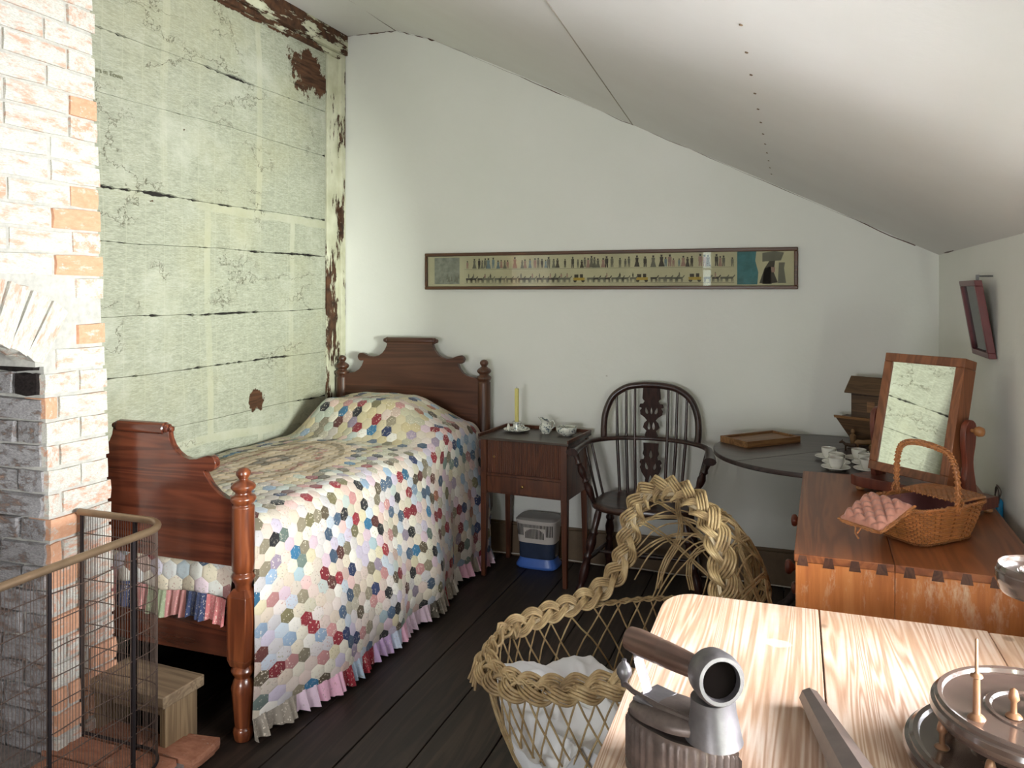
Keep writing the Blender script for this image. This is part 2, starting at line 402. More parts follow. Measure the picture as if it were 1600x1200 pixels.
M['reel'] = plain('polished_dark_wood_disc', srgb(70, 54, 48), .2, .0, coat=1.0, var=.12, bump=.03)
M['pin'] = plain('turned_brown_pin', srgb(128, 90, 66), .35, .3)
M['brass'] = plain('aged_brass_rail', srgb(150, 126, 100), .4, .6, var=.12, bump=.02)
M['wire'] = plain('rusty_guard_wire', srgb(96, 80, 72), .5, .5)
M['guard_iron'] = plain('black_guard_bar', srgb(50, 44, 46), .5, .5)
M['yellow_candle'] = plain('yellow_candle_wax', srgb(214, 202, 122), .5, var=.04)
M['black'] = plain('black', srgb(25, 22, 20), .6)
M['cavity_black'] = plain('painted_cavity_dark', srgb(14, 11, 10), 1, spec=0, bump=0)
M['china'] = plain('white_china', srgb(222, 220, 212), .18, var=.02, bump=0, coat=.4)
def m_bluewhite():
    t = NT('blue_and_white_china', .15, coat=.5)
    n = t.noise(t.map(), 75, 5, .7); z = t.noise(t.map(loc=(3, 3, 3)), 28, 2, .5)
    f = t.math('MULTIPLY', t.ramp(n, (.50, 0.0), (.56, .9)), t.ramp(z, (.42, 0.0), (.52, 1.0)))
    t.base(t.mix(f, srgb(222, 222, 212), srgb(46, 74, 92))); return t.m
M['bluewhite'] = m_bluewhite()
M['white_plastic'] = plain('cream_plastic', srgb(206, 198, 192), .4, var=.03, bump=0)
M['grey_plastic'] = plain('grey_plastic_lid', srgb(150, 146, 142), .45, var=.03, bump=0)
M['tank'] = plain('dark_blue_tank', srgb(52, 62, 84), .25, var=.1, bump=0)
M['blue_plastic'] = plain('blue_plastic', srgb(72, 112, 196), .35, var=.05, bump=0)
M['teal_plastic'] = plain('bright_blue_plastic', srgb(24, 126, 176), .35, var=.05, bump=0)
M['cable'] = plain('white_cable', srgb(200, 192, 180), .5)
def m_cane():
    t = NT('peeled_willow_cane', .5, spec=.4)
    n = t.noise(t.map(), 16, 4, .6); c = t.ramp(n, (.28, srgb(126, 102, 72)), (.5, srgb(170, 144, 104)), (.72, srgb(202, 178, 136)))
    t.base(c); t.bump(t.noise(t.map(), 160, 2), .15, .002); return t.m
M['cane'] = m_cane()
M['cane_pale'] = plain('greyed_cane', srgb(186, 168, 140), .6, var=.18, scale=14)
M['wicker'] = plain('brown_basket_wicker', srgb(160, 102, 58), .4, coat=.15, var=.3, scale=35, bump=.1)
M['wicker_d'] = plain('dark_basket_wicker', srgb(118, 70, 38), .45, var=.25, scale=30)
def m_cloth(name, c, sheen=.3, rough=.9, sc_=220):
    t = NT(name, rough, spec=.2); t.p.inputs['Sheen Weight'].default_value = sheen
    n = t.noise(t.map(), sc_, 2); t.base(t.ramp(t.noise(t.map(), 6, 3), (.3, tuple(x*.93 for x in c[:3])+(1,)), (.7, c))); t.bump(n, .12, .001); return t.m
M['sheet'] = m_cloth('white_cotton_sheet', srgb(240, 240, 242))
M['pink'] = m_cloth('pink_satin_padding', srgb(184, 128, 112), .3, .42)
M['pinkline'] = m_cloth('dusky_pink_lining', srgb(142, 94, 96), .2, .6)
M['ticking'] = m_cloth('mattress_ticking', srgb(210, 200, 184))
def m_quilt():
    t = NT('patchwork_cotton', .88, spec=.15); t.p.inputs['Sheen Weight'].default_value = .2
    a = t.N.new('ShaderNodeVertexColor'); a.layer_name = 'Col'
    uv = t.tc('UV'); u = t.sep(uv)
    spots = t.ramp(t.voro(t.map((1, 1, 1), k='UV'), 95), (.18, 1.0), (.30, 0.0))
    flor = t.ramp(t.noise(t.map(k='UV'), 85, 4, .7), (.56, 0.0), (.62, 1.0))
    dens = t.noise(t.map(k='UV', loc=(3, 1, 0)), 11, 1)
    pick = t.ramp(dens, (.46, 0.0), (.50, 1.0), interp='CONSTANT')
    pat = t.mix(pick, spots, flor)
    amt = t.ramp(t.noise(t.map(k='UV', loc=(8, 8, 0)), 9, 1), (.42, .2), (.6, .85))
    lum = t.math('GREATER_THAN', t.sep(a.outputs[0])[1], .38)
    pc = t.mix(lum, srgb(226, 214, 196), t.ramp(t.noise(t.map(k='UV', loc=(5, 0, 0)), 14, 1), (.4, srgb(176, 128, 116)), (.5, srgb(132, 128, 130)), (.6, srgb(150, 146, 110))))
    amt2 = t.mix(lum, amt, t.math('MULTIPLY', amt, .85))
    c = t.mix(t.math('MULTIPLY', pat, amt2), a.outputs[0], pc)
    # printed medallion on the bed top: sprigged wreath round a brown flower, UV = metres on the cloth
    du = t.math('DIVIDE', t.math('SUBTRACT', u[0], .41), .62); dv = t.math('SUBTRACT', u[1], 2.97)
    rr = t.math('SQRT', t.math('ADD', t.math('MULTIPLY', du, du), t.math('MULTIPLY', dv, dv)))
    ins = t.ramp(rr, (.40, 1.0), (.42, 0.0))
    c = t.mix(ins, c, srgb(184, 160, 130))
    ang = t.math('ARCTAN2', du, dv)
    nn = t.noise(t.map(k='UV'), 34, 5, .7)
    wob = t.math('ADD', rr, t.math('MULTIPLY', t.math('SINE', t.math('MULTIPLY', ang, 9.0)), .018))
    ring = t.ramp(wob, (.235, 0.0), (.25, 1.0), (.30, 1.0), (.315, 0.0)); rm = t.math('MULTIPLY', ring, t.ramp(nn, (.42, 0.0), (.48, .95)))
    c = t.mix(rm, c, t.ramp(t.noise(t.map(k='UV', loc=(2, 2, 0)), 20, 2), (.45, srgb(150, 92, 78)), (.55, srgb(122, 108, 78))))
    pet = t.math('ADD', rr, t.math('MULTIPLY', t.math('COSINE', t.math('MULTIPLY', ang, 6.0)), .022))
    c = t.mix(t.ramp(pet, (.110, .95), (.122, 0.0)), c, t.ramp(nn, (.42, srgb(72, 58, 40)), (.6, srgb(118, 98, 66))))
    c = t.mix(t.ramp(rr, (.035, .8), (.045, 0.0)), c, srgb(190, 160, 136))
    edge = t.ramp(t.math('ABSOLUTE', t.math('SUBTRACT', rr, .40)), (.016, 1.0), (.022, 0.0))
    c = t.mix(t.math('MULTIPLY', edge, .8), c, srgb(122, 102, 66))
    t.base(c); t.bump(t.noise(t.map(k='UV'), 70, 3, .6), .3, .003); return t.m
M['quilt'] = m_quilt()
M['paper'] = plain('aged_print_paper', srgb(196, 190, 152), .8, var=.1, scale=8, bump=0)
M['ink'] = plain('print_ink_grey', srgb(116, 114, 96), .8, bump=0)
M['ink_dark'] = plain('print_ink_dark', srgb(72, 66, 54), .8, bump=0)
M['ink_pink'] = plain('print_tint_pink', srgb(166, 132, 116), .8, bump=0)
M['ink_blue'] = plain('print_tint_blue', srgb(120, 138, 140), .8, bump=0)
M['ink_yellow'] = plain('print_tint_yellow', srgb(188, 160, 66), .8, bump=0)
M['ink_teal'] = plain('print_tint_teal', srgb(64, 118, 120), .8, bump=0, var=.25)
M['ink_panel'] = plain('print_panel_grey', srgb(136, 138, 122), .8, bump=0, var=.35, scale=30)
M['frame'] = wood('picture_frame_wood', srgb(58, 34, 18), srgb(98, 60, 32), 0, .4, .1, 12)
M['red_frame'] = plain('dark_red_frame_paint', srgb(98, 34, 38), .4, coat=.2)
M['sampler'] = plain('sampler_paper', srgb(172, 164, 152), .7, bump=0)
M['sampler_ink'] = plain('sampler_stitching', srgb(128, 118, 108), .8, bump=0)
M['steel'] = plain('steel_clip', srgb(130, 130, 132), .35, .8)
M['winframe'] = plain('white_window_paint', srgb(220, 218, 210), .5)
def m_glass(name, a=.1):
    t = NT(name, .03); N = t.N; tr = N.new('ShaderNodeBsdfTransparent'); gl = N.new('ShaderNodeBsdfGlossy'); gl.inputs['Roughness'].default_value = .02
    mx = N.new('ShaderNodeMixShader'); fr = N.new('ShaderNodeFresnel'); fr.inputs[0].default_value = 1.5
    t.L(fr.outputs[0], mx.inputs[0]); t.L(tr.outputs[0], mx.inputs[1]); t.L(gl.outputs[0], mx.inputs[2])
    t.L(mx.outputs[0], N['Material Output'].inputs[0]); return t.m
M['glass'] = m_glass('clear_glass')
t_ = NT('silvered_mirror', .015, 1.0); t_.base((.93, .95, .90, 1)); M['mirror'] = t_.m

# ------------------------------------------------------------------ the room
XL, XR, YB, YR = -2.652, .648, 4.275, -1.7
SL = [(-2.274, 3.076), (-2.18, 3.052), (-2.05, 3.005), (-1.93, 2.948), (-1.53, 2.760), (-.83, 2.405), (-.13, 2.063), (.62, 1.69), (XR+.02, 1.675)]
# floor
b = MB(); b.box(XL-.1, YR-.1, -.12, XR+.1, YB+.1, -.022); fl = struct(b.build('floor', M['void']))
x = -.935-.22*9; k = 0
while x < XR+.2:
    x1 = min(x+.22, XR+.1); x0 = max(x, XL-.05)
    if x1 > x0+.01:
        bb = MB(); bb.box(x0+.002, YR, -.02, x1-.002, YB, 0.0+R.uniform(-.0015, 0)); bb.build('floor_board', M['floor'], fl, bevel=.002, seg=1)
    x += .22
# left wall of papered boards
b = MB(); b.box(XL-.2, YR, 0, XL-.014, YB, 3.3); wl = struct(b.build('wall_left', M['void']))
seams = [0, .33, .62, .884, 1.144, 1.395, 1.71, 1.93, 2.315, 2.575, 2.94, 3.12]
for z0, z1 in zip(seams[:-1], seams[1:]):
    for ya, yb in ((YR, 1.2), (1.2, 4.10)):
        mb = MB(); n = 240; vs = []; gap = -.0009
        for i in range(n+1):
            y = ya+(yb-ya)*i/n
            jt = lambda zz: (noise.noise((y*5.0, zz*13, 1.7))*.006+noise.noise((y*23., zz*7, 4.1))*.0045+(.0045*sm((noise.noise((y*2.1, zz*5, 9))-.05)/.25)))
            w_ = noise.noise((y*1.7, z0*31, 5))*.010+noise.noise((y*7.7, z0*31, 5))*.003; w2_ = noise.noise((y*1.7, z1*31, 5))*.010+noise.noise((y*7.7, z1*31, 5))*.003; op = lambda zz: .013*max(0, noise.noise((y*2.3, zz*5, 9))+.6*noise.noise((y*17., zz*9, 3))+.5*noise.noise((y*55., zz*9, 7))-.05); bot = z0+gap+op(z0)+w_; top = z1-gap-op(z1)+w2_
            bulge = noise.noise((y*1.3, z0*3, 2))*.004
            vs += [(XL-.018, y, bot), (XL+bulge, y, bot+.002), (XL+bulge+.002, y, (bot+top)/2), (XL+bulge, y, top-.002), (XL-.018, y, top)]
        fs = [(i*5+j, (i+1)*5+j, (i+1)*5+j+1, i*5+j+1) for i in range(n) for j in range(4)]
        mb.add(vs, fs); mb.build('wall_plank', M['news'], wl, smooth=30)
# heading of the pasted newspaper (flat print)
def text_mesh(txt, size, ext=0.0004):
    cu = bpy.data.curves.new('txt', 'FONT'); cu.body = txt; cu.size = size; cu.extrude = ext
    ob = bpy.data.objects.new('txt', cu); me = bpy.data.meshes.new_from_object(ob); bpy.data.objects.remove(ob); bpy.data.curves.remove(cu); return me
me = text_mesh('Fashion Rumours in Town', .030)
M['newsink'] = plain('faded_news_ink', srgb(120, 120, 96), .8, bump=0)
me.materials.append(M['newsink']); o = bpy.data.objects.new('newspaper_heading', me); COL.objects.link(o); o.parent = wl
o.rotation_euler = (PI/2, 0, PI/2); o.location = (XL+.008, 2.26, 2.385); o.scale = (.98, 1, 1)
# corner board and peeling beam along the head of the wall
b = MB(); b.box(XL-.01, 4.106, 0, XL+.012, YB-.004, 3.0); b.box(XL-.01, 4.222, 0, XL+.035, YB-.004, 3.0)
b.build('corner_board', M['peel_post'], wl, bevel=.003, seg=1)
b = MB(); b.box(XL-.01, YR, 2.955, XL+.05, YB, 3.08); b.build('beam', M['peel_beam'], wl, bevel=.004)
b = MB(); b.box(XL-.01, YR, 2.925, XL+.028, YB, 2.953); b.build('beam_moulding', M['peel_beam'], wl, bevel=.006)
# back wall
prof = [(XL-.2, 0), (XR+.2, 0), (XR+.2, 3.3), (XL-.2, 3.3)]
b = MB(); b.box(XL-.2, YB, -.1, XR+.3, YB+.15, 3.3); struct(b.build('wall_back', M['plaster']))
b = MB(); b.box(XL+.03, YB-.018, 0, XR, YB, .175); b.box(XL+.03, YB-.013, .175, XR, YB, .19); struct(b.build('baseboard_back', M['skirt'], bevel=.003))
# right knee wall with window opening
wy0, wy1, wz0, wz1 = .92, 1.92, .90, 1.56
b = MB(); b.box(XR, YR, -.1, XR+.2, wy0, 1.75); b.box(XR, wy1, -.1, XR+.2, YB, 1.75)
b.box(XR, wy0, -.1, XR+.2, wy1, wz0); b.box(XR, wy0, wz1, XR+.2, wy1, 1.75); struct(b.build('wall_right', M['plaster']))
b = MB(); b.box(XR-.016, YR, 0, XR, YB-.02, .18); struct(b.build('baseboard_right', M['skirt'], bevel=.003))
def window(name, ax, c, lo, hi, z0, z1, nx, nz):
    """ax 'x': pane plane x=c spanning y lo..hi; ax 'y': plane y=c spanning x lo..hi"""
    def bx(mb, a0, a1, q0, q1, t0, t1):
        if ax == 'x': mb.box(c+t0, a0, q0, c+t1, a1, q1)
        else: mb.box(a0, c+t0, q0, a1, c+t1, q1)
    f = MB(); w = min(.04, (hi-lo)*.16)
    bx(f, lo, lo+w, z0, z1, -.02, .02); bx(f, hi-w, hi, z0, z1, -.02, .02); bx(f, lo+w, hi-w, z0, z0+w, -.02, .02); bx(f, lo+w, hi-w, z1-w, z1, -.02, .02)
    fr = struct(f.build(name, M['winframe'], bevel=.002))
    for i in range(1, nx):
        a = lo+(hi-lo)*i/nx; m_ = MB(); bx(m_, a-.01, a+.01, z0+w, z1-w, -.012, .012); m_.build('glazing_bar', M['winframe'], fr)
    for i in range(1, nz):
        a = z0+(z1-z0)*i/nz; m_ = MB(); bx(m_, lo+w, hi-w, a-.01, a+.01, -.011, .011); m_.build('glazing_bar', M['winframe'], fr)
    for i in range(nx):
        for j in range(nz):
            a0 = lo+w+(hi-lo-2*w)*i/nx; a1 = lo+w+(hi-lo-2*w)*(i+1)/nx; q0 = z0+w+(z1-z0-2*w)*j/nz; q1 = z0+w+(z1-z0-2*w)*(j+1)/nz
            g = MB(); bx(g, a0, a1, q0, q1, -.0015, .0015); g.build('pane', M['glass'], fr)
window('window_1', 'x', XR+.15, wy0, wy1, wz0, wz1, 3, 2)
rx0, rx1, rz0, rz1 = -1.55, -.45, .72, 1.47
b = MB(); b.box(XL-.2, YR-.15, -.1, rx0, YR, 3.3); b.box(rx1, YR-.15, -.1, XR+.2, YR, 3.3)
b.box(rx0, YR-.15, -.1, rx1, YR, rz0); b.box(rx0, YR-.15, rz1, rx1, YR, 1.53); b.box(rx0, YR-.15, 1.53, -1.13, YR, 2.05); b.box(-.99, YR-.15, 1.53, rx1, YR, 2.05); b.box(rx0, YR-.15, 2.05, rx1, YR, 3.3); struct(b.build('wall_rear', M['plaster']))
window('window_rear_fill', 'y', YR-.12, rx0, rx1, rz0, rz1, 3, 2)  # low opening made up for rear fill, kept out of the print's reflection
window('window_rear_slit', 'y', YR-.12, -1.13, -.99, 1.53, 2.05, 1, 2)  # slit shaped to reflect as a faint bright strip in the print glass
# ceiling: flat strip by the left wall, then the curved slope down to the knee wall
P2 = cat_rom([(a, 0, c) for a, c in SL], 4); b = MB()
bot = [(XL-.2, 3.08)]+[(p.x, p.z) for p in P2]+[(XR+.25, 1.60)]
vs = []
for (a, c) in bot: vs += [(a, YR-.15, c), (a, YB+.05, c), (a, YR-.15, c+.12), (a, YB+.05, c+.12)]
fs = []
for i in range(len(bot)-1):
    q = i*4; fs += [(q, q+4, q+5, q+1), (q+2, q+3, q+7, q+6), (q, q+2, q+6, q+4), (q+1, q+5, q+7, q+3)]
fs += [(0, 1, 3, 2), (len(bot)*4-4, len(bot)*4-2, len(bot)*4-1, len(bot)*4-3)]
b.add(vs, fs); ce = struct(b.build('ceiling', M['ceiling'], smooth=25))
def zs(x):
    for (a, c), (d, e) in zip(SL[:-1], SL[1:]):
        if a <= x <= d: return c+(e-c)*(x-a)/(d-a)
    return 1.68
M['seam'] = plain('ceiling_seam_shadow', srgb(150, 142, 132), .9, bump=0)
b = MB(); b.tube([(-.83+(-.62+.83)*i/12, 4.27-(4.27-1.6)*i/12, zs(-.83+(-.62+.83)*i/12)-.001) for i in range(13)], .0028, 6, flat=.5); b.build('panel_seam', M['seam'], ce)
b = MB()
for i in range(14):
    yy = 3.9-.2*i; b.lathe([(.0005, -.003), (.005, -.001), (.005, .002)], 6, (-.105, yy, zs(-.105)))
    b.lathe([(.0005, -.003), (.004, -.001), (.004, .002)], 6, (-1.9+.05*math.sin(i), yy, zs(-1.9)+.003))
b.build('nail_heads', M['skirt'], ce)
# broken plaster line where the slope meets the knee wall and at the ridge of the flat strip; shadow line drawn along the back wall
def dark_line(name, pts, w, par):
    mb = MB(); path = []
    for a, c in zip(pts[:-1], pts[1:]):
        n = 26
        for i in range(n): path.append(Vector(a).lerp(Vector(c), i/n))
    rr = [w*max(.12, .5+1.1*noise.noise((i*.23, 3.1, w*900))+(.9 if noise.noise((i*.11, 8.1, 2)) > .35 else 0)) for i in range(len(path))]
    path = [p+Vector((noise.noise((i*.4, 1, 1))*.004, 0, noise.noise((i*.4, 5, 2))*.006)) for i, p in enumerate(path)]
    mb.tube(path, rr, 6); mb.build(name, M['dovetail'], par)
dark_line('crack_shade_line', [(XR-.002, 1.0, 1.688), (XR-.002, 4.27, 1.683)], .0045, ce)
dark_line('crack_shade_line', [(XL+.05, 4.272, 3.078), (-2.27, 4.272, 3.074), (-2.0, 4.272, 2.985)], .003, ce)
dark_line('crack_shade_line', [(-2.27, 4.27, 3.074), (-2.27, 1.5, 3.074)], .0025, ce)
dark_line('crack_shade_line', [(-2.0, 4.274, 2.982), (-.8, 4.274, 2.39), (.6, 4.274, 1.695)], .0016, ce)  # thin dark tube in place of the shadow where ceiling meets back wall

# chimney breast ------------------------------------------------------------
def bx_(z): return -2.238-.048*(z-.7)
CY0, CY1, OY0, OY1, OZ = 1.0, 2.135, 1.17, 1.885, 1.26
mb = MB(); xb = XL
def lean_box(mb, y0, y1, z0, z1, inset=.010):
    mb.hexa([(xb, y0, z0), (bx_(z0)-inset, y0, z0), (bx_(z0)-inset, y1, z0), (xb, y1, z0)],
            [(xb, y0, z1), (bx_(z1)-inset, y0, z1), (bx_(z1)-inset, y1, z1), (xb, y1, z1)])
lean_box(mb, CY0+.01, OY0-.01, 0, OZ); lean_box(mb, OY1+.01, CY1-.01, 0, OZ); lean_box(mb, CY0+.01, CY1-.01, OZ+.14, 3.07)
lean_box(mb, CY0+.01, OY0+.02, OZ, OZ+.14); lean_box(mb, OY1-.02, CY1-.01, OZ, OZ+.14)
chim = struct(mb.build('wall_chimney', M['mortar']))
mb = MB(); mb.box(XL-.01, OY0, 0, XL+.03, OY1, 1.4); mb.box(XL+.03, OY0+.02, 1.34, -2.32, OY1-.02, 1.40); mb.build('fireback', M['mortar_soot'], chim)
def brick_mesh(seed, mat, rough=.0022):
    me = bpy.data.meshes.new('brick'); bm = bmesh.new(); bmesh.ops.create_cube(bm, size=1)
    bmesh.ops.subdivide_edges(bm, edges=[e for e in bm.edges], cuts=1, use_grid_fill=True)
    rr = random.Random(seed)
    for v in bm.verts:
        c = v.co.copy(); k = sum(1 for q in c if abs(q) > .49)
        f = {3: .93, 2: .975, 1: 1.0, 0: 1}[k] if k in (0, 1, 2, 3) else 1
        v.co = Vector((c.x*(f if abs(c.x) > .49 else 1), c.y*(.985 if k > 1 else 1), c.z*(.955 if k > 1 else 1)))
        v.co += Vector((rr.uniform(-1, 1)*rough*8, rr.uniform(-1, 1)*rough*5, rr.uniform(-1, 1)*rough*14))
    for f in bm.faces: f.smooth = False
    bm.to_mesh(me); bm.free(); me.materials.append(mat); return me
BM = {k: [brick_mesh(i*7+len(k), M[k], .0022 if 'soot' not in k and 'black' not in k else .0045) for i in range(4)] for k in ('brick_white', 'brick_half', 'brick_bare', 'brick_soot', 'brick_black', 'brick_hearth')}
def brick(parent, kind, c, size, rot=(0, 0, 0)):
    o = bpy.data.objects.new('brick', R.choice(BM[kind])); COL.objects.link(o); o.parent = parent
    o.location = c; o.scale = size; o.rotation_euler = rot; return o
CH = .0775; nc = int(3.07/CH); AR = .87; ACY = (OY0+OY1)/2; hw = (OY1-OY0)/2
AR = hw/math.sin(math.radians(33)); ACZ = OZ-AR*math.cos(math.radians(33))
def in_arch(y, z):
    d = math.hypot(y-ACY, z-ACZ); a = abs(math.degrees(math.atan2(y-ACY, z-ACZ)))
    return AR-.03 < d < AR+.235 and a < 37 and z > ACZ
bare = {20: 'brick_bare', 21: 'brick_half', 22: 'brick_bare', 23: 'brick_bare', 26: 'brick_half', 27: 'brick_bare', 10: 'brick_half', 4: 'brick_half', 2: 'brick_bare'}
for i in range(nc):
    z = CH*(i+.5); y = CY1; first = True
    seq = [.2, .235]
    k = 0
    while y > CY0+.03:
        ln = seq[0] if k == 0 else .235
        if k == 0: ln = .118 if i in (27, 26, 23, 21, 19, 17, 15, 13, 11, 9, 7, 5, 3, 1, 29, 31, 33, 35, 37) else .20
        y0 = max(y-ln, CY0)
        # keep the piers closed at the opening
        if z < OZ-.01 and y0 < OY1 < y-.03 and y > OY1: y0 = OY1
        if z < OZ-.01 and y <= OY1+.005 and y > OY0+.01: y = OY0; k += 1; continue
        yc = (y+y0)/2; L_ = y-y0-.009
        if L_ > .03 and not in_arch(yc, z) and not (z < OZ+.08 and OY0 < yc < OY1 and z > OZ-.01 and in_arch(yc, z+.05)) and not (z < ACZ+AR and OY0 < yc < OY1):
            kind = R.choice(['brick_white']*8+['brick_half'])
            if k == 0 and i in bare: kind = bare[i]
            elif R.random() < .02: kind = 'brick_bare'
            if z < .7 and R.random() < .5: kind = R.choice(['brick_half', 'brick_bare'])
            pr = R.uniform(-.002, .004)
            ed = R.uniform(-.005, .006) if k == 0 else 0
            brick(chim, kind, (bx_(z)-.05+pr, yc+ed, z), (.10, L_, CH-.009), (R.uniform(-.012, .012), 0, R.uniform(-.012, .012)))
        y = y0; k += 1
for j in range(12):     # arch of bricks on end over the opening
    a = math.radians(-33+66*(j+.5)/12)
    y = ACY+math.sin(a)*(AR+.105); z = ACZ+math.cos(a)*(AR+.105)
    brick(chim, R.choice(['brick_white', 'brick_white', 'brick_half']), (bx_(z)-.05+R.uniform(0, .005), y, z), (.10, .066, .205), (-a, 0, 0))
for i in range(int(OZ/CH)+1):  # sooty jamb inside the opening, facing the camera
    z = CH*(i+.5); xq = bx_(z)-.012
    for (lx, k) in ((.105, 0), (.20, 1)) if i % 2 else ((.20, 0), (.11, 1)):
        kind = 'brick_soot'
        if i >= 15: kind = 'brick_black' if k == 0 else 'brick_soot'
        brick(chim, kind, (xq-lx/2-.006, OY1+.03-R.uniform(0, .012), z), (lx-.006, .062, CH-.007), (R.uniform(-.02, .02), R.uniform(-.02, .02), R.uniform(-.04, .04)))
        xq -= lx+.002
# hearth
b = MB(); b.box(-2.26, .95, 0, -1.80, 2.10, .022); b.box(-2.6, 1.12, 0, -2.26, 1.87, .03); he = struct(b.build('floor_hearth', M['mortar_soot']))
for i in range(10):
    for j in range(2):
        yq = .95+.115*(i+.5); xq = -2.26+.23*(j+.5)+(.05 if i % 2 else 0)
        brick(he, 'brick_hearth', (xq-.01, yq, .022), (.218, .106, .036), (0, 0, R.uniform(-.03, .03)))
brick(he, 'brick_hearth', (-1.83, 2.075, .020), (.12, .10, .036), (0, 0, .12))

# ================================================================== BED
BO = Vector((-2.15, 3.2, 0))
bed = thing('bed', 'polished mahogany single bed with scrolled headboard and footboard in the corner', 'bed', BO)
def post(x, y, top, mat):
    s = top-.91
    pr = [(.027, 0), (.031, .012), (.034, .030), (.032, .040), (.027, .046), (.029, .06), (.034, .12), (.038, .16), (.040, .175), (.033, .20), (.026, .212), (.036, .224), (.041, .235), (.036, .247), (.030, .254)]
    mb = MB(); mb.lathe(pr, 28, (x, y, 0))
    q = .038; mb.hexa([(x-q*.8, y-q*.8, .250), (x+q*.8, y-q*.8, .250), (x+q*.8, y+q*.8, .250), (x-q*.8, y+q*.8, .250)],
                      [(x-q, y-q, .275), (x+q, y-q, .275), (x+q, y+q, .275), (x-q, y+q, .275)])
    mb.box(x-q, y-q, .275, x+q, y+q, .485)
    mb.hexa([(x-q, y-q, .485), (x+q, y-q, .485), (x+q, y+q, .485), (x-q, y+q, .485)],
            [(x-q*.62, y-q*.62, .508), (x+q*.62, y-q*.62, .508), (x+q*.62, y+q*.62, .508), (x-q*.62, y+q*.62, .508)])
    mb.lathe([(.027, .495), (.027, .52), (.031, .528), (.039, .540), (.041, .549), (.036, .558), (.032, .563), (.037, .57), (.038, .60), (.0375, .70+s*.5), (.037, .78+s),
              (.031, .787+s), (.036, .792+s), (.041, .80+s), (.0425, .808+s), (.038, .816+s), (.027, .822+s), (.026, .828+s), (.034, .834+s), (.0405, .842+s), (.0405, .85+s), (.034, .858+s), (.022, .866+s), (.014, .872+s),
              (.019, .878+s), (.0245, .887+s), (.0235, .898+s), (.015, .907+s), (.003, .911+s)], 28, (x, y, 0))
    mb.build('bed_post', mat, bed, BO, 35, bevel=.002)
FX0, FX1, FY, HX0, HX1, HY = -2.605, -1.745, 2.205, -2.590, -1.665, 4.19
post(FX1, FY, .911, M['mahogany_v']); post(FX0, FY, .911, M['mahogany_v'])
post(HX1, HY, 1.115, M['head_post']); post(HX0, HY, 1.115, M['head_post'])
def board(half, cx, y, thick, mat, roll_z, roll_h, r, name):
    mb = MB(); pts = half+[(-a, c) for a, c in reversed(half)]
    add_flat(mb, [[(cx+a, c) for a, c in pts]], thick, Matrix.Translation((0, y, 0))@STAND, .002)
    o = mb.build(name, mat, bed, BO, 35)
    RX = Matrix.Rotation(PI/2, 3, 'Y')
    pr = [(.004, -roll_h-.030), (.010, -roll_h-.027), (.012, -roll_h-.020), (.009, -roll_h-.015), (.017, -roll_h-.012), (.019, -roll_h-.004), (.016, -roll_h), (r, -roll_h+.004), (r, roll_h-.004), (.016, roll_h), (.019, roll_h+.004), (.017, roll_h+.012), (.009, roll_h+.015), (.012, roll_h+.020), (.010, roll_h+.027), (.004, roll_h+.030)]
    q = MB(); q.lathe(pr, 20, (cx, y, roll_z), RX); q.build('top_roll', mat, o, BO, 35)
    return o
hb = [(0, .55), (.44, .55), (.44, 1.008), (.405, 1.012), (.365, 1.020), (.335, 1.038), (.318, 1.06), (.308, 1.083)]+\
     arc(.322, 1.112, .024, -130, 100, 9)+[(.300, 1.131), (.27, 1.118), (.235, 1.115), (.205, 1.122), (.18, 1.138), (.162, 1.160), (.150, 1.185), (.146, 1.205), (0, 1.205)]
board(hb[1:-1], (HX0+HX1)/2, HY-.005, .03, M['head_wood'], 1.214, .148, .0185, 'headboard')
cf = -2.175
fb = [(.395, .578), (.395, .800), (.365, .806), (.335, .820), (.305, .845), (.285, .872), (.276, .888)]+arc(.297, .916, .028, -125, 100, 9)+\
     [(.275, .938), (.245, .928), (.215, .925), (.185, .932), (.16, .947), (.14, .968), (.128, .992), (.124, 1.015)]
board(fb, cf, FY, .026, M['mahogany'], 1.022, .105, .0225, 'footboard')
b = MB(); b.box(FX0+.03, FY-.015, .27, FX1-.03, FY+.013, .415); b.build('foot_rail', M['mahogany'], bed, BO, bevel=.003)
b = MB(); b.box(HX0+.03, HY-.015, .27, HX1-.03, HY+.013, .42); b.build('head_rail', M['head_wood'], bed, BO, bevel=.003)
for xx in (FX0, FX1-.01):
    b = MB(); b.hexa([(xx-.012, FY+.03, .27), (xx+.012, FY+.03, .27), (xx+.06, HY-.03, .27), (xx+.036, HY-.03, .27)],
                     [(xx-.012, FY+.03, .40), (xx+.012, FY+.03, .40), (xx+.06, HY-.03, .40), (xx+.036, HY-.03, .40)]); b.build('side_rail', M['mahogany'], bed, BO)
b = MB(); b.box(-2.57, 2.235, .40, -1.79, 4.15, .70); b.build('mattress', M['ticking'], bed, BO, bevel=.05, seg=4)
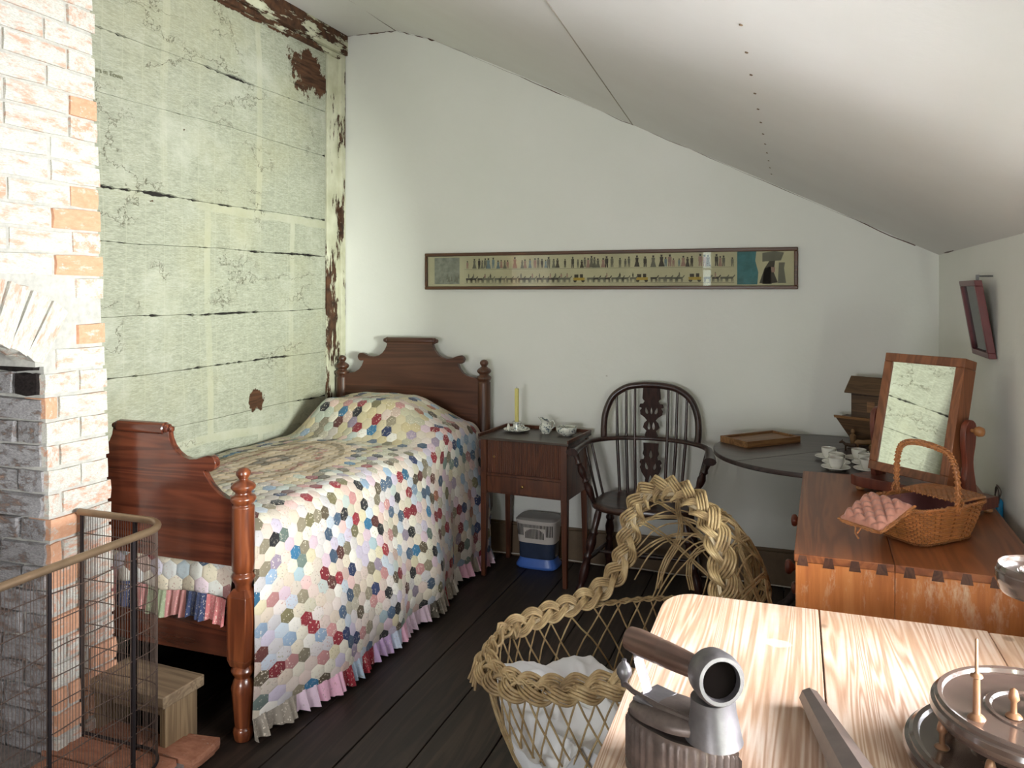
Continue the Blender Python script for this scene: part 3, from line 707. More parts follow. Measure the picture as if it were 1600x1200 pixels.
# ---- patchwork quilt: one cloth, every hexagon a raised stitched patch
QO = Vector((-2.0, 3.2, .4))
def drop_len(t): return .63
def pillow(x, y):
    g = sm((x+2.60)/.20)*(1-.72*sm((x+2.02)/.36))
    return .175*sm((y-3.50)/.26)*(1-.35*sm((y-3.98)/.2))*g
def zt(x, y):
    return .722+.03*math.sin(PI*max(0, min(1, (x+2.60)/.9)))+pillow(x, y)+.006*noise.noise((x*5, y*4, 0))+.008*noise.noise((x*11, y*9, 3))-.02*sm((2.34-y)/.12)
def xr(y): return -1.80+.055*(y-2.2)/2
def QS(s, t):
    """s metres across from the wall over the edge and down, t = y along the bed"""
    t = max(2.228, min(4.13, t)); s = max(0, min(1.545, s))
    e = xr(t); w = e+2.60; r = .085
    if s <= w: x = -2.60+s; return Vector((x, t, zt(x, t)))
    z0 = zt(e, t); q = s-w; L = r*PI/2
    H = z0-.088
    if q < L: a = q/r; p = Vector((e+r*math.sin(a), t, z0-r+r*math.cos(a)))
    else:
        d = (q-L)*(H-r)/(1.545-w-L); p = Vector((e+r, t, z0-r-d))
    dd = max(0, z0-p.z); k = dd/.6
    hf = 1-.42*sm((t-3.35)/.45); fold = math.sin(13*t+1.4*math.sin(4.3*t)+.8*k)+.5*math.sin(27*t+2.0*math.sin(3*t)+1.0)
    nf = sm((t-2.12)/.50); p.x += .118*sm(k)*(.10+.90*nf)*hf+.016*k*fold*(.6+.5*math.sin(2.1*t))*nf
    p.y += .010*k*math.cos(13*t+1.4*math.sin(4.3*t))-.035*sm((2.36-t)/.13)*k
    p.z += .005*noise.noise((t*6, dd*7, 2)); p.x += .007*noise.noise((t*11, dd*5, 8))*k
    return p
PAL = [((94, 80, 62), 7), ((40, 38, 42), 7), ((70, 90, 116), 8), ((44, 56, 98), 5), ((146, 40, 50), 10), ((98, 50, 46), 5), ((190, 128, 126), 8), ((136, 158, 184), 6), ((134, 122, 100), 10), ((164, 96, 70), 2), ((110, 126, 118), 6), ((150, 132, 152), 4), ((48, 106, 146), 4), ((206, 172, 160), 4), ((158, 178, 186), 4), ((122, 112, 78), 5)]
CRM = [(196, 208, 216), (216, 196, 204), (206, 200, 214), (214, 206, 188), (226, 216, 200), (220, 208, 186), (230, 224, 214), (222, 206, 192), (214, 212, 206), (228, 218, 206), (206, 206, 204)]
def pick_col():
    tot = sum(w for _, w in PAL); q = R.uniform(0, tot)
    for c, w in PAL:
        q -= w
        if q <= 0: break
    j = R.uniform(.84, 1.04); g = sum(c)/3; return srgb(*(min(255, (v*.84+g*.16)*j) for v in c))
def hex_cloth(F, s0, s1, t0, t1, a, colf, lift=.0020):
    mb = MB(); uv = []
    st, tt = 1.5*a, math.sqrt(3)*a; i = 0; s = s0
    while s < s1+a:
        t = t0+(tt/2 if i % 2 else 0)
        while t < t1+tt/2:
            col = colf(s, t, i); mb.cc = col; base = len(mb.v); vs = []; us = []
            hx = [(s+a*math.cos(PI/3*k), t+a*math.sin(PI/3*k)) for k in range(6)]
            ed = []
            for k in range(6): ed += [hx[k], ((hx[k][0]+hx[(k+1) % 6][0])/2, (hx[k][1]+hx[(k+1) % 6][1])/2)]
            def pt(f, h):
                for (p, q) in ed:
                    u_, v_ = s+(p-s)*f, t+(q-t)*f
                    P0 = F(u_, v_); vs.append((P0, h)); us.append((u_, v_))
            pt(1.0, 0); pt(.88, lift*.8); pt(.5, lift)
            vs.append((F(s, t), lift)); us.append((s, t))
            e = .004; n = (F(s+e, t)-F(s-e, t)).cross(F(s, t+e)-F(s, t-e)); n = n.normalized() if n.length > 1e-9 else Vector((0, 0, 1))
            if n.z < -.2 or (abs(n.z) <= .2 and n.x*1.0+(-n.y) < 0): n = -n
            fs = []
            for rI in range(2):
                for k in range(12): fs.append((rI*12+k, rI*12+(k+1) % 12, (rI+1)*12+(k+1) % 12, (rI+1)*12+k))
            for k in range(12): fs.append((24+k, 24+(k+1) % 12, 36))
            mb.add([p+n*h for p, h in vs], fs); uv += us
            t += tt
        s += st; i += 1
    return mb, uv
def put_uv(o, uv):
    me = o.data; l = me.uv_layers.new(name='UVMap'); li = [0]*len(me.loops); me.loops.foreach_get('vertex_index', li)
    for k, vi in enumerate(li): l.data[k].uv = uv[vi]
med = (.41, 2.97)
LASTC = []
def qcol(s, t, i):
    d = math.hypot((s-med[0])/.62, t-med[1])
    if d < .47 and s < .72: return srgb(184, 160, 130)
    if d < .56 and s < .76 and R.random() < .22: return srgb(*R.choice([(40, 40, 42), (60, 66, 60), (46, 52, 62)]))
    den = .22 if s < .72 else .60
    if t > 3.35 and s < .9: den = .36
    if R.random() < den:
        near = any(abs(s-a_) < .050 and abs(t-b_) < .048 for a_, b_ in LASTC[-90:])
        if not near or R.random() < .22:
            LASTC.append((s, t)); return pick_col()
        if R.random() < .45: return srgb(*R.choice([(208, 200, 184), (202, 190, 172), (212, 206, 198)]))
        return srgb(*R.choice([(186, 178, 160), (196, 178, 168), (172, 178, 174), (198, 186, 158), (178, 186, 196), (206, 172, 168), (164, 156, 140)]))
    c = R.choice(CRM); w = .82 if s < .8 else .90
    return srgb(c[0]*w, c[1]*w*.97, c[2]*w*(.86 if s < .8 else .99))
quilt = tag(bpy.data.objects.new('quilt', None), 'patchwork quilt of many coloured hexagons with gathered frill spread over the bed', 'quilt'); COL.objects.link(quilt); quilt.location = QO
mb, uv = hex_cloth(QS, 0.0, 1.53, 2.228, 4.13, .0285, qcol)
q = mb.build('patchwork', M['quilt'], quilt, QO, 55); put_uv(q, uv)
def QF(s, t):           # the short flap that shows under the footboard; s down, t across
    s = max(0, min(.27, s)); t = max(-2.57, min(-1.79, t))
    return Vector((t, 2.233-.035*sm(s/.27)+.004*math.sin(t*40)*s*4, .735-s+.006*math.sin(t*22)))
def fcol(s, t, i): return pick_col() if R.random() < .28 else srgb(*R.choice(CRM))
mb, uv = hex_cloth(QF, 0, .26, -2.57, -1.79, .033, fcol)
q = mb.build('patchwork_flap', M['quilt'], quilt, QO, 55); put_uv(q, [(a, b_+9) for a, b_ in uv])
def frill(path, h, amp, name, cols, out):
    mb = MB(); uv = []; n = len(path); cur = None; left = 0; run = 0
    rows = 5; vs = []
    for i, p in enumerate(path):
        for j in range(rows):
            k = j/(rows-1); w = (math.sin(i*.55+2.1*math.sin(i*.13))+.4*math.sin(i*1.3))*amp*(.25+k)
            o_ = out(i); vs.append(p+o_*(w+.012*k)+Vector((0, 0, -h*k*(1+.06*math.sin(i*.31)))))
            uv.append((i*.012, 20+k*h))
    b0 = 0; mb.v = [tuple(v) for v in vs]
    for i in range(n-1):
        if left <= 0: cur = cols(); left = R.randint(13, 24)
        left -= 1
        for j in range(rows-1):
            mb.f.append((i*rows+j, (i+1)*rows+j, (i+1)*rows+j+1, i*rows+j+1)); mb.mi.append(0); mb.fc.append(cur)
    o = mb.build(name, M['quilt'], quilt, QO, 60); put_uv(o, uv); return o
rp = [QS(1.54, 2.215+1.91*i/420) for i in range(421)]
FR = [(188, 160, 196), (226, 176, 196), (196, 206, 222), (150, 140, 128), (206, 158, 174), (90, 84, 74), (220, 214, 206), (166, 180, 196), (214, 190, 204), (140, 40, 52)]
frill(rp, .070, .013, 'frill', lambda: srgb(*R.choice(FR)), lambda i: Vector((1, -.15, 0)).normalized())
FR2 = [(58, 66, 96), (200, 140, 138), (206, 196, 140), (150, 160, 130), (186, 110, 110), (214, 200, 170)]
fp = [QF(.262, -1.80-.76*i/200)+Vector((0, -.012, 0)) for i in range(201)]
frill(fp, .085, .006, 'foot_frill', lambda: srgb(*R.choice(FR2)), lambda i: Vector((0, -1, 0)))

# ================================================================== BEDSIDE CABINET
ns = thing('bedside_cabinet', 'small mahogany bedside cabinet with ribbed tambour door on tall legs', 'cabinet', (-1.312, 4.043, 0), -.085)
hw_, hd_ = .243, .168
for sx in (-1, 1):
    for sy in (-1, 1):
        x, y = sx*(hw_-.017), sy*(hd_-.017); mb = MB(); a, c = .017, .011
        mb.hexa([(x-c+sx*.004, y-c+sy*.004, 0), (x+c+sx*.004, y-c+sy*.004, 0), (x+c+sx*.004, y+c+sy*.004, 0), (x-c+sx*.004, y+c+sy*.004, 0)],
                [(x-a, y-a, .44), (x+a, y-a, .44), (x+a, y+a, .44), (x-a, y+a, .44)]); mb.box(x-a, y-a, .44, x+a, y+a, .722)
        mb.build('leg', M['stand_wood'], ns, bevel=.0015, seg=1)
b = MB(); b.box(-hw_+.034, hd_-.02, .44, hw_-.034, hd_-.005, .722)
for sx in (-1, 1): b.box(min(sx*(hw_-.006), sx*(hw_-.022)), -hd_+.034, .44, max(sx*(hw_-.006), sx*(hw_-.022)), hd_-.034, .722)
b.box(-hw_+.02, -hd_+.02, .44, hw_-.02, hd_-.02, .45); b.box(-hw_+.034, -hd_+.006, .535, hw_-.034, hd_-.02, .547); b.build('carcase', M['stand_wood'], ns)
b = MB(); b.box(-hw_-.012, -hd_-.008, .722, hw_+.012, hd_+.012, .735); b.build('table_top', M['stand_top'], ns, bevel=.002)
b = MB(); b.box(-hw_-.012, hd_+.004, .735, hw_+.012, hd_+.012, .752)
for sx in (-1, 1): b.box(min(sx*(hw_+.012), sx*(hw_+.003)), -hd_-.008, .735, max(sx*(hw_+.012), sx*(hw_+.003)), hd_+.004, .752)
b.build('gallery', M['stand_wood'], ns, bevel=.002)
b = MB(); b.box(-hw_+.034, -hd_+.014, .548, hw_-.034, -hd_+.02, .722); n = 36
for i in range(n):
    x = -hw_+.036+(2*hw_-.072)*(i+.5)/n; rr = .0049
    b.add([(x+rr*math.cos(a), -hd_+.014-rr*.9*math.sin(a), z) for z in (.550, .720) for a in (0, PI/3, PI/2, 2*PI/3, PI)], [(i_, i_+1, i_+6, i_+5) for i_ in range(4)]+[(0, 1, 2, 3, 4), (5, 6, 7, 8, 9)])
td = b.build('tambour_door', M['stand_wood'], ns, smooth=60)
M['knob_brass'] = plain('small_brass_knob', srgb(150, 120, 70), .3, .9, bump=0)
RXm = Matrix.Rotation(PI/2, 3, 'X')
def knob(par, x, y, z, r, mat, m=RXm):
    q = MB(); q.lathe([(r*.5, -.002), (r*.45, r*.8), (r, r*1.4), (r*.95, r*2), (r*.4, r*2.3)], 14, (x, y, z), m); return q.build('knob', mat, par, smooth=50)
knob(td, -.165, -hd_+.012, .635, .006, M['knob_brass'])
b = MB(); b.box(-hw_+.036, -hd_+.005, .452, hw_-.036, -hd_+.03, .533); dr = b.build('drawer', M['stand_wood'], ns, bevel=.001)
knob(dr, 0, -hd_+.006, .493, .008, M['knob_brass'])
# things on it
ZT = .7355
c = thing('candlestick', 'blue and white china chamberstick holding a candle, left on the bedside cabinet', 'candlestick', (-1.437, 4.10, ZT))
b = MB(); b.lathe([(.035, 0), (.045, .002), (.068, .012), (.074, .014), (.072, .017), (.045, .008), (.024, .007), (.022, .02), (.020, .046), (.027, .052), (.027, .056), (.018, .056), (.016, .03)], 32); b.build('dish', M['bluewhite'], c)
b = MB(); b.tube([(.024, -.010, .012)]+[(.034+.014*math.cos(a), -.012, .026+.014*math.sin(a)) for a in [PI-.7-(i*(2*PI-1.2)/10) for i in range(11)]], .0035, 8); b.build('handle', M['bluewhite'], c)
b = MB(); b.lathe([(.012, 0), (.011, .01), (.005, .032), (.001, .036)], 14, (-.040, -.022, .010)); lab(b.build('snuffer', M['china'], c), 'white china candle snuffer')
c = thing('candle', 'pale yellow candle standing in the blue and white chamberstick', 'candle', (-1.437, 4.10, ZT+.032))
b = MB(); b.lathe([(.0115, 0), (.0115, .20), (.010, .204), (.002, .203)], 18); b.build('wax', M['yellow_candle'], c)
b = MB(); b.tube([(0, 0, .20), (.0005, 0, .207), (.001, 0, .213)], .0012, 5); b.build('wick', M['black'], c)
j = thing('jug', 'little blue and white cream jug between candlestick and bowl', 'jug', (-1.272, 4.10, ZT))
prof = [(.022, 0), (.023, .004), (.033, .016), (.036, .030), (.030, .046), (.021, .056), (.021, .062), (.026, .076)]
vs = []; n = 24; rg = []
for r_, z in prof+[(.024, .076), (.018, .06), (.026, .03)]:
    rg.append([(r_*math.cos(2*PI*k/n)-(.016*sm((z-.056)/.02)*max(0, -math.cos(2*PI*k/n))**2), r_*math.sin(2*PI*k/n), z+(.016*sm((z-.05)/.026)*(-math.cos(2*PI*k/n)*.7-.1))) for k in range(n)])
b = MB(); b.rings(rg); b.build('body', M['bluewhite'], j, smooth=70)
b = MB(); b.tube([(.020, 0, .060), (.040, 0, .072), (.050, 0, .058), (.046, 0, .036), (.031, 0, .026)], .0035, 8); b.build('handle', M['bluewhite'], j)
o = MB(); o.lathe([(.026, 0), (.028, .004), (.046, .010), (.054, .022), (.057, .034), (.054, .046), (.052, .046), (.054, .034), (.045, .014), (.01, .010)], 36)
tag(o.build('bowl', M['bluewhite']), 'low round blue and white bowl, right on the bedside cabinet', 'bowl').location = (-1.150, 4.085, ZT)

# white and blue plastic damp trap on the floor under the cabinet
d = thing('plastic_tub', 'white lattice-sided plastic unit on blue base on floor beneath bedside cabinet', 'plastic tub', (-1.325, 4.150, 0), -.03)
def rrect(w, dp, z, n=32, e=.45):
    return [(w*math.copysign(abs(math.cos(2*PI*k/n))**e, math.cos(2*PI*k/n)), dp*math.copysign(abs(math.sin(2*PI*k/n))**e, math.sin(2*PI*k/n)), z) for k in range(n)]
b = MB(); b.rings([rrect(.108, .072, 0), rrect(.118, .078, .008), rrect(.118, .078, .018), rrect(.102, .066, .046), rrect(.10, .065, .055)]); b.build('base', M['blue_plastic'], d, smooth=50)
b = MB(); b.rings([rrect(.098, .062, .05), rrect(.102, .066, .065), rrect(.104, .068, .15)]); b.build('tank', M['tank'], d, smooth=50)
b = MB(); b.rings([rrect(.106, .070, .140), rrect(.116, .080, .250), rrect(.120, .083, .255), rrect(.120, .083, .262)]); sh = b.build('lattice_shell', M['white_plastic'], d, smooth=50)
b = MB()
for i in range(26):
    x = -.098+.196*i/25
    zz0, zz1 = .165, .175+.045*math.sqrt(max(0, 1-(x/.062)**2)) if abs(x) < .058 else .165
    y = -.0765-(.5*0)
    def yf(z): return -(.070+.010*(z-.14)/.125)-.0012+.03*max(0, abs(x)/.118)**6
    if abs(x) < .06: b.hexa([(x-.0022, yf(.165), .165), (x+.0022, yf(.165), .165), (x+.0022, yf(.165)+.003, .165), (x-.0022, yf(.165)+.003, .165)], [(x-.0022, yf(zz1), zz1), (x+.0022, yf(zz1), zz1), (x+.0022, yf(zz1)+.003, zz1), (x-.0022, yf(zz1)+.003, zz1)])
    a0 = .224 if abs(x) < .06 else .18; a1 = .242
    b.hexa([(x-.002, yf(a0), a0), (x+.002, yf(a0), a0), (x+.002, yf(a0)+.003, a0), (x-.002, yf(a0)+.003, a0)], [(x-.002, yf(a1), a1), (x+.002, yf(a1), a1), (x+.002, yf(a1)+.003, a1), (x-.002, yf(a1)+.003, a1)])
b.build('slots', M['void'], sh)
b = MB(); b.rings([rrect(.118, .081, .261), rrect(.110, .074, .272), rrect(.088, .055, .275)]); b.build('lid', M['grey_plastic'], d, smooth=50)
b = MB(); b.tube(cat_rom([(-1.95, 4.248, .006), (-1.6, 4.249, .012), (-1.42, 4.249, .016), (-1.15, 4.249, .012), (-.98, 4.248, .006), (-.8, 4.247, .012), (-.6, 4.247, .005), (-.35, 4.247, .012), (0, 4.248, .006), (.2, 4.22, .005)], 6), .0035, 6)
tag(b.build('power_cable', M['cable']), 'thin white cable lying along the foot of the skirting board', 'cable')

# ================================================================== WINDSOR ARMCHAIR
ch = thing('windsor_chair', 'dark hoop-back armchair with pierced splat standing against the back wall', 'chair', (-.715, 4.0, 0), 0)
def turned(p0, p1, prof, n=14, mat='chair', name='leg', par=None):
    p0, p1 = Vector(p0), Vector(p1); d = p1-p0; L = d.length; q = d.to_track_quat('Z', 'Y').to_matrix()
    mb = MB(); mb.lathe([(r, z*L) for r, z in prof], n, p0, q); return mb.build(name, M[mat], par or ch, smooth=50)
LEG = [(.014, 0), (.020, .02), (.023, .05), (.017, .085), (.014, .10), (.019, .14), (.024, .22), (.023, .30), (.016, .40), (.021, .42), (.021, .44), (.014, .47), (.022, .52), (.025, .60), (.017, .68), (.023, .70), (.023, .72), (.016, .75), (.018, .9), (.015, 1)]
sx_ = [(-1, -1), (1, -1), (-1, 1), (1, 1)]
for sx, sy in sx_:
    turned((sx*(.30 if sy < 0 else .235), -.165 if sy < 0 else .205, 0), (sx*.205, -.125 if sy < 0 else .13, .425), LEG)
b = MB(); rg = []
def seat_pt(a, s):
    c, q = math.cos(a), math.sin(a); rx = .268 if q < 0 else .245
    x = rx*math.copysign(abs(c)**.7, c)*s; y = (.195 if q > 0 else .215)*math.copysign(abs(q)**.75, q)*s; return x, y
for s, z in ((.55, .412), (.93, .412), (.985, .42), (1.0, .434), (.98, .446), (.92, .449), (.80, .443), (.55, .435), (.25, .434)):
    rg.append([(*seat_pt(2*PI*k/40, s), z+(.008*(math.cos(2*PI*k/40)**8 if False else 0))) for k in range(40)])
b.rings(rg); b.build('seat', M['chair_seat'], ch, smooth=50)
# arm bow (horseshoe) and hoop
def bowp(a):      # a: 0 right arm end ... pi left arm end, through the back
    return Vector((.318*math.cos(a)*(1-.06*math.sin(a)), -.02+.205*math.sin(a)**.8 if a > 0 and a < PI else -.02, .712+.016*math.sin(a)))
arm = [(.335, -.175, .700), (.330, -.09, .705)]+[tuple(bowp(PI*i/20)) for i in range(1, 20)]+[(-.330, -.09, .705), (-.335, -.175, .700)]
arm = cat_rom(arm, 3); rr = [.0195 if 5 < i < len(arm)-6 else .0195+.012*(1-min(i, len(arm)-1-i)/5.) for i in range(len(arm))]
b = MB(); b.tube(arm, rr, 12, flat=.62, up=(0, 0, 1)); b.build('arm_bow', M['chair'], ch, smooth=60)
hoop = [(.243, .135, .725), (.247, .15, .78), (.240, .165, .86), (.205, .18, .94), (.14, .19, .988), (.07, .195, 1.004), (0, .197, 1.008)]
hoop = hoop+[(-a, y, z) for a, y, z in reversed(hoop[:-1])]
b = MB(); b.tube(cat_rom(hoop, 5), .0205, 12, flat=.85); b.build('hoop', M['chair'], ch, smooth=60)
def hoop_z(x):
    for (x0, y0, z0), (x1, y1, z1) in zip(hoop, hoop[1:]):
        if x1 <= x <= x0: k = (x0-x)/(x0-x1+1e-9); return y0+(y1-y0)*k, z0+(z1-z0)*k
for x in (-.185, -.135, -.088, .088, .135, .185):
    y1, z1 = hoop_z(x); b = MB(); b.tube([(x*.86, .140, .44), (x*.96, .165, .70), (x, y1, z1)], [.0078, .0086, .0066], 8); b.build('spindle', M['chair'], ch, smooth=60)
for sx in (-1, 1):
    for y, xx in ((-.02, .30), (.055, .285)):
        b = MB(); b.tube([(sx*xx*.80, y, .44), (sx*(xx+.012), y+.025, .705)], [.0065, .0065], 8); b.build('spindle', M['chair'], ch, smooth=60)
    turned((sx*.235, -.115, .44), (sx*.325, -.150, .695), [(.011, 0), (.013, .08), (.020, .22), (.021, .30), (.013, .40), (.019, .44), (.012, .49), (.018, .56), (.021, .66), (.012, .76), (.019, .80), (.013, .86), (.017, .95), (.014, 1)], name='arm_support')
def diamond(cx, cz, w, h): return [(cx, cz-h), (cx+w, cz), (cx, cz+h), (cx-w, cz)]
def tear(cx, cz, w, h, sk=0): return [(cx+w*math.cos(a)*(1-.5*math.sin(a))+sk*math.sin(a), cz+h*math.sin(a)) for a in [2*PI*i/12 for i in range(12)]]
def splat(half, holes, z0, ys, name):
    out = half+[(-a, c) for a, c in reversed(half)]
    mb = MB(); Mx = Matrix.Translation((0, ys[0], z0))@Matrix.Rotation(-math.atan2(ys[1]-ys[0], half[-1][1]-half[0][1]), 4, 'X')@STAND
    add_flat(mb, [out]+holes, .010, Mx, .001); mb.build(name, M['chair_flat'], ch, smooth=0)
up = [(.020, 0), (.030, .012), (.022, .035), (.038, .052), (.032, .075), (.020, .088), (.030, .102), (.050, .118), (.052, .138), (.044, .150), (.056, .156), (.052, .172), (.038, .174), (.032, .186), (.042, .200), (.040, .235), (.038, .262)]
up = [(a*1.15, c*1.02) for a, c in up]
splat(up, [tear(-.012, .062, .007, .020), tear(.012, .062, .007, .020), tear(-.026, .140, .007, .017, -.004), tear(.026, .140, .007, .017, .004), tear(0, .140, .005, .018)], .733, (.175, .195), 'upper_splat')
lo = [(.020, 0), (.028, .02), (.036, .045), (.026, .062), (.024, .08), (.042, .110), (.050, .135), (.044, .150), (.052, .160), (.046, .176), (.034, .176), (.030, .190), (.038, .206), (.034, .225), (.036, .262)]; lo = [(a*1.12, c) for a, c in lo]
splat(lo, [tear(0, .068, .010, .028), tear(-.022, .142, .007, .018, -.004), tear(.022, .142, .007, .018, .004), tear(0, .205, .008, .022)], .445, (.145, .172), 'lower_splat')
turned((-.275, -.155, .155), (-.235, .19, .155), [(.007, 0), (.012, .3), (.014, .5), (.012, .7), (.007, 1)], name='stretcher')
turned((.275, -.155, .155), (.235, .19, .155), [(.007, 0), (.012, .3), (.014, .5), (.012, .7), (.007, 1)], name='stretcher')
turned((-.255, .03, .155), (.255, .03, .155), [(.007, 0), (.011, .3), (.015, .5), (.011, .7), (.007, 1)], name='stretcher')

# ================================================================== ROUND TABLE and things on it
TZ = .785
rt = thing('round_table', 'dark round drop-leaf table in the back right corner', 'table', (.11, 3.79, 0))
b = MB(); RT = .468
ring = [(RT*math.cos(2*PI*k/96), RT*math.sin(2*PI*k/96)) for k in range(96)]
def clipx(y0, y1):   # part of the disc between two parallel cuts (the leaves)
    pts = []
    a0, a1 = math.asin(max(-1, y0/RT)), math.asin(min(1, y1/RT)); n = 28
    pts = [(RT*math.cos(a0+(a1-a0)*i/n), RT*math.sin(a0+(a1-a0)*i/n)) for i in range(n+1)]
    pts += [(-RT*math.cos(a1+(a0-a1)*i/n), RT*math.sin(a1+(a0-a1)*i/n)) for i in range(n+1)]
    out = []
    for p in pts:
        if not out or math.hypot(p[0]-out[-1][0], p[1]-out[-1][1]) > 1e-4: out.append(p)
    return out
ROT = Matrix.Rotation(.775, 4, 'Z')
for (a, c, nm) in ((-.9999*RT, .021, 'leaf'), (.0225, .9999*RT, 'leaf')):
    b = MB(); add_flat(b, [clipx(a, c)], .020, Matrix.Translation((0, 0, TZ-.010))@ROT, .003); b.build(nm, M['table_dark'], rt, smooth=30)
b = MB(); b.lathe([(.05, .70), (.045, .60), (.03, .52), (.035, .42), (.055, .32), (.05, .24), (.04, .18), (.045, .12)], 20, (.06, .02, 0)); b.box(-.10, -.13, .70, .22, .17, .766); b.build('pedestal', M['table_dark'], rt, bevel=.003)
for k in range(3):
    a = 2*PI*k/3+.5; b = MB(); b.tube([(.06+.03*math.cos(a), .02+.03*math.sin(a), .22), (.06+.14*math.cos(a), .02+.14*math.sin(a), .19), (.06+.24*math.cos(a), .02+.24*math.sin(a), .05), (.06+.28*math.cos(a), .02+.28*math.sin(a), .018)], [.026, .024, .018, .018], 10); b.build('leg', M['table_dark'], rt, smooth=60)
bx = thing('shallow_box', 'shallow rectangular wooden box with raised rim near the left edge of round table', 'box', (-.158, 3.955, TZ), math.radians(46))
b = MB(); b.box(-.160, -.085, 0, .160, .085, .020); b.build('panel', M['boxwood'], bx, bevel=.001)
b = MB()
for q in ((-.166, -.091, .166, -.079), (-.166, .079, .166, .091), (-.166, -.079, -.154, .079), (.154, -.079, .166, .079)): b.box(q[0], q[1], 0, q[2], q[3], .030)
b.build('rim', M['boxwood'], bx, bevel=.0015)
cups = [(.133, 3.645, 'back'), (.158, 3.535, 'middle'), (.152, 3.435, 'front'), (.252, 3.655, 'back'), (.272, 3.555, 'middle'), (.272, 3.445, 'front')]
def make_saucer():
    b = MB(); b.lathe([(.026, 0), (.028, .003), (.050, .011), (.056, .014), (.055, .016), (.028, .006), (.005, .006)], 28); return b.build('saucer', M['china'])
def make_cup():
    e = thing('cup', '', 'cup'); b = MB(); b.lathe([(.016, 0), (.018, .002), (.019, .004), (.024, .012), (.0285, .028), (.030, .044), (.0285, .044), (.026, .026), (.020, .008), (.003, .007)], 24); b.build('bowl', M['china'], e)
    b = MB(); b.tube([(.026, 0, .036), (.038, 0, .037), (.042, 0, .027), (.036, 0, .017), (.025, 0, .015)], .0022, 6); b.build('handle', M['china'], e); return e
s0 = make_saucer(); c0 = make_cup()
for i, (x, y, w) in enumerate(cups):
    s = s0 if i == 0 else s0.copy(); c = c0 if i == 0 else copy_tree(c0)
    if i: COL.objects.link(s)
    row = 'left' if i < 3 else 'right'
    s.location = (x, y, TZ); c.location = (x, y, TZ+.0065); c.rotation_euler = (0, 0, R.uniform(-.6, .9))
    tail = ' beside the dressing mirror' if i >= 3 else ' of round table'
    tag(s, f'white saucer, {w} one in the {row} row of three on the round table', 'saucer', 'saucers on the round table')
    tag(c, f'small white teacup, {w} one in the {row} row of three on the round table', 'cup', 'teacups on the round table')
# wooden ark
ark = thing('toy_ark', 'wooden toy ark with pitched roof and flared hull, at back of round table', 'toy', (.372, 4.085, TZ), -.48)
b = MB(); b.hexa([(-.115, -.030, 0), (.115, -.030, 0), (.115, .030, 0), (-.115, .030, 0)], [(-.185, -.062, .115), (.185, -.062, .115), (.185, .062, .115), (-.185, .062, .115)]); hull = b.build('hull', M['ark'], ark, bevel=.002)
b = MB(); b.hexa([(-.188, -.066, .112), (.188, -.066, .112), (.188, -.058, .112), (-.188, -.058, .112)], [(-.19, -.068, .124), (.19, -.068, .124), (.19, -.058, .124), (-.19, -.058, .124)]); b.build('gunwale', M['boxwood'], hull)
b = MB(); b.box(-.115, -.045, .115, .115, .045, .245); cab = b.build('cabin', M['ark'], ark, bevel=.001)
b = MB()
for i in range(38):
    x = -.112+.224*i/37; b.box(x-.0017, -.0465, .225, x+.0017, -.0445, .243)
b.build('stripes', M['ark_dark'], cab)
for q0 in (-.040, .030): b = MB(); b.box(q0, -.0468, .15, q0+.035, -.0445, .20); b.build('shutter', M['boxwood'], cab)
b = MB()
for s in (-1, 1):
    b.add([(-.135, s*.074, .236), (.135, s*.074, .236), (.135, 0, .305), (-.135, 0, .305), (-.135, s*.074, .243), (.135, s*.074, .243), (.135, 0, .312), (-.135, 0, .312)],
          [(0, 1, 2, 3), (4, 5, 6, 7), (0, 1, 5, 4), (2, 3, 7, 6), (1, 2, 6, 5), (0, 3, 7, 4)])
b.add([(-.115, -.045, .245), (-.115, .045, .245), (-.115, 0, .30)], [(0, 1, 2)]); b.add([(.115, -.045, .245), (.115, .045, .245), (.115, 0, .30)], [(0, 1, 2)])
b.build('roof', M['ark'], ark, smooth=20)
f = thing('toy_figure', 'little carved standing figure in front of the toy ark', 'toy', (.250, 3.995, TZ), 0)
b = MB(); b.lathe([(.015, 0), (.015, .004), (.009, .006), (.012, .03), (.014, .05), (.006, .058), (.004, .06)], 14); b.build('body', M['toy'], f)
b = MB(); b.lathe([(.002, .058), (.008, .062), (.009, .070), (.006, .078), (.001, .080)], 12); b.build('head', M['toy'], f)
def animal(x, y, rz, s, mat, label, legl=.6):
    t = thing('toy_animal', label, 'toy', (x, y, TZ), rz, 'carved ark animals')
    k = s; b = MB()
    b.tube([(-.030*k, 0, .026*k), (-.022*k, 0, .029*k), (0, 0, .028*k), (.020*k, 0, .030*k), (.028*k, 0, .031*k)], [.005*k, .0095*k, .009*k, .0095*k, .004*k], 10); b.build('body', mat, t, smooth=70)
    b = MB(); b.tube([(.022*k, 0, .030*k), (.034*k, 0, .040*k), (.040*k, 0, .042*k), (.052*k, 0, .036*k)], [.007*k, .006*k, .007*k, .003*k], 8)
    for q in (-1, 1): b.tube([(.038*k, q*.004*k, .046*k), (.037*k, q*.006*k, .053*k)], [.002*k, .001*k], 5)
    b.build('head', mat, t, smooth=70)
    for lx in (-.021, .021):
        for q in (-1, 1):
            b = MB(); b.tube([(lx*k, q*.005*k, .026*k), (lx*k*1.05, q*.006*k, .012*k), (lx*k, q*.006*k, 0)], [.0045*k, .003*k, .0032*k], 6); b.build('leg', mat, t)
    b = MB(); b.tube([(-.029*k, 0, .029*k), (-.036*k, 0, .022*k), (-.037*k, 0, .012*k)], [.0018*k, .0012*k, .001*k], 5); b.build('tail', mat, t)
animal(.232, 3.875, 2.9, .9, M['toy_dark'], 'dark carved toy animal, leftmost beside the teacups')
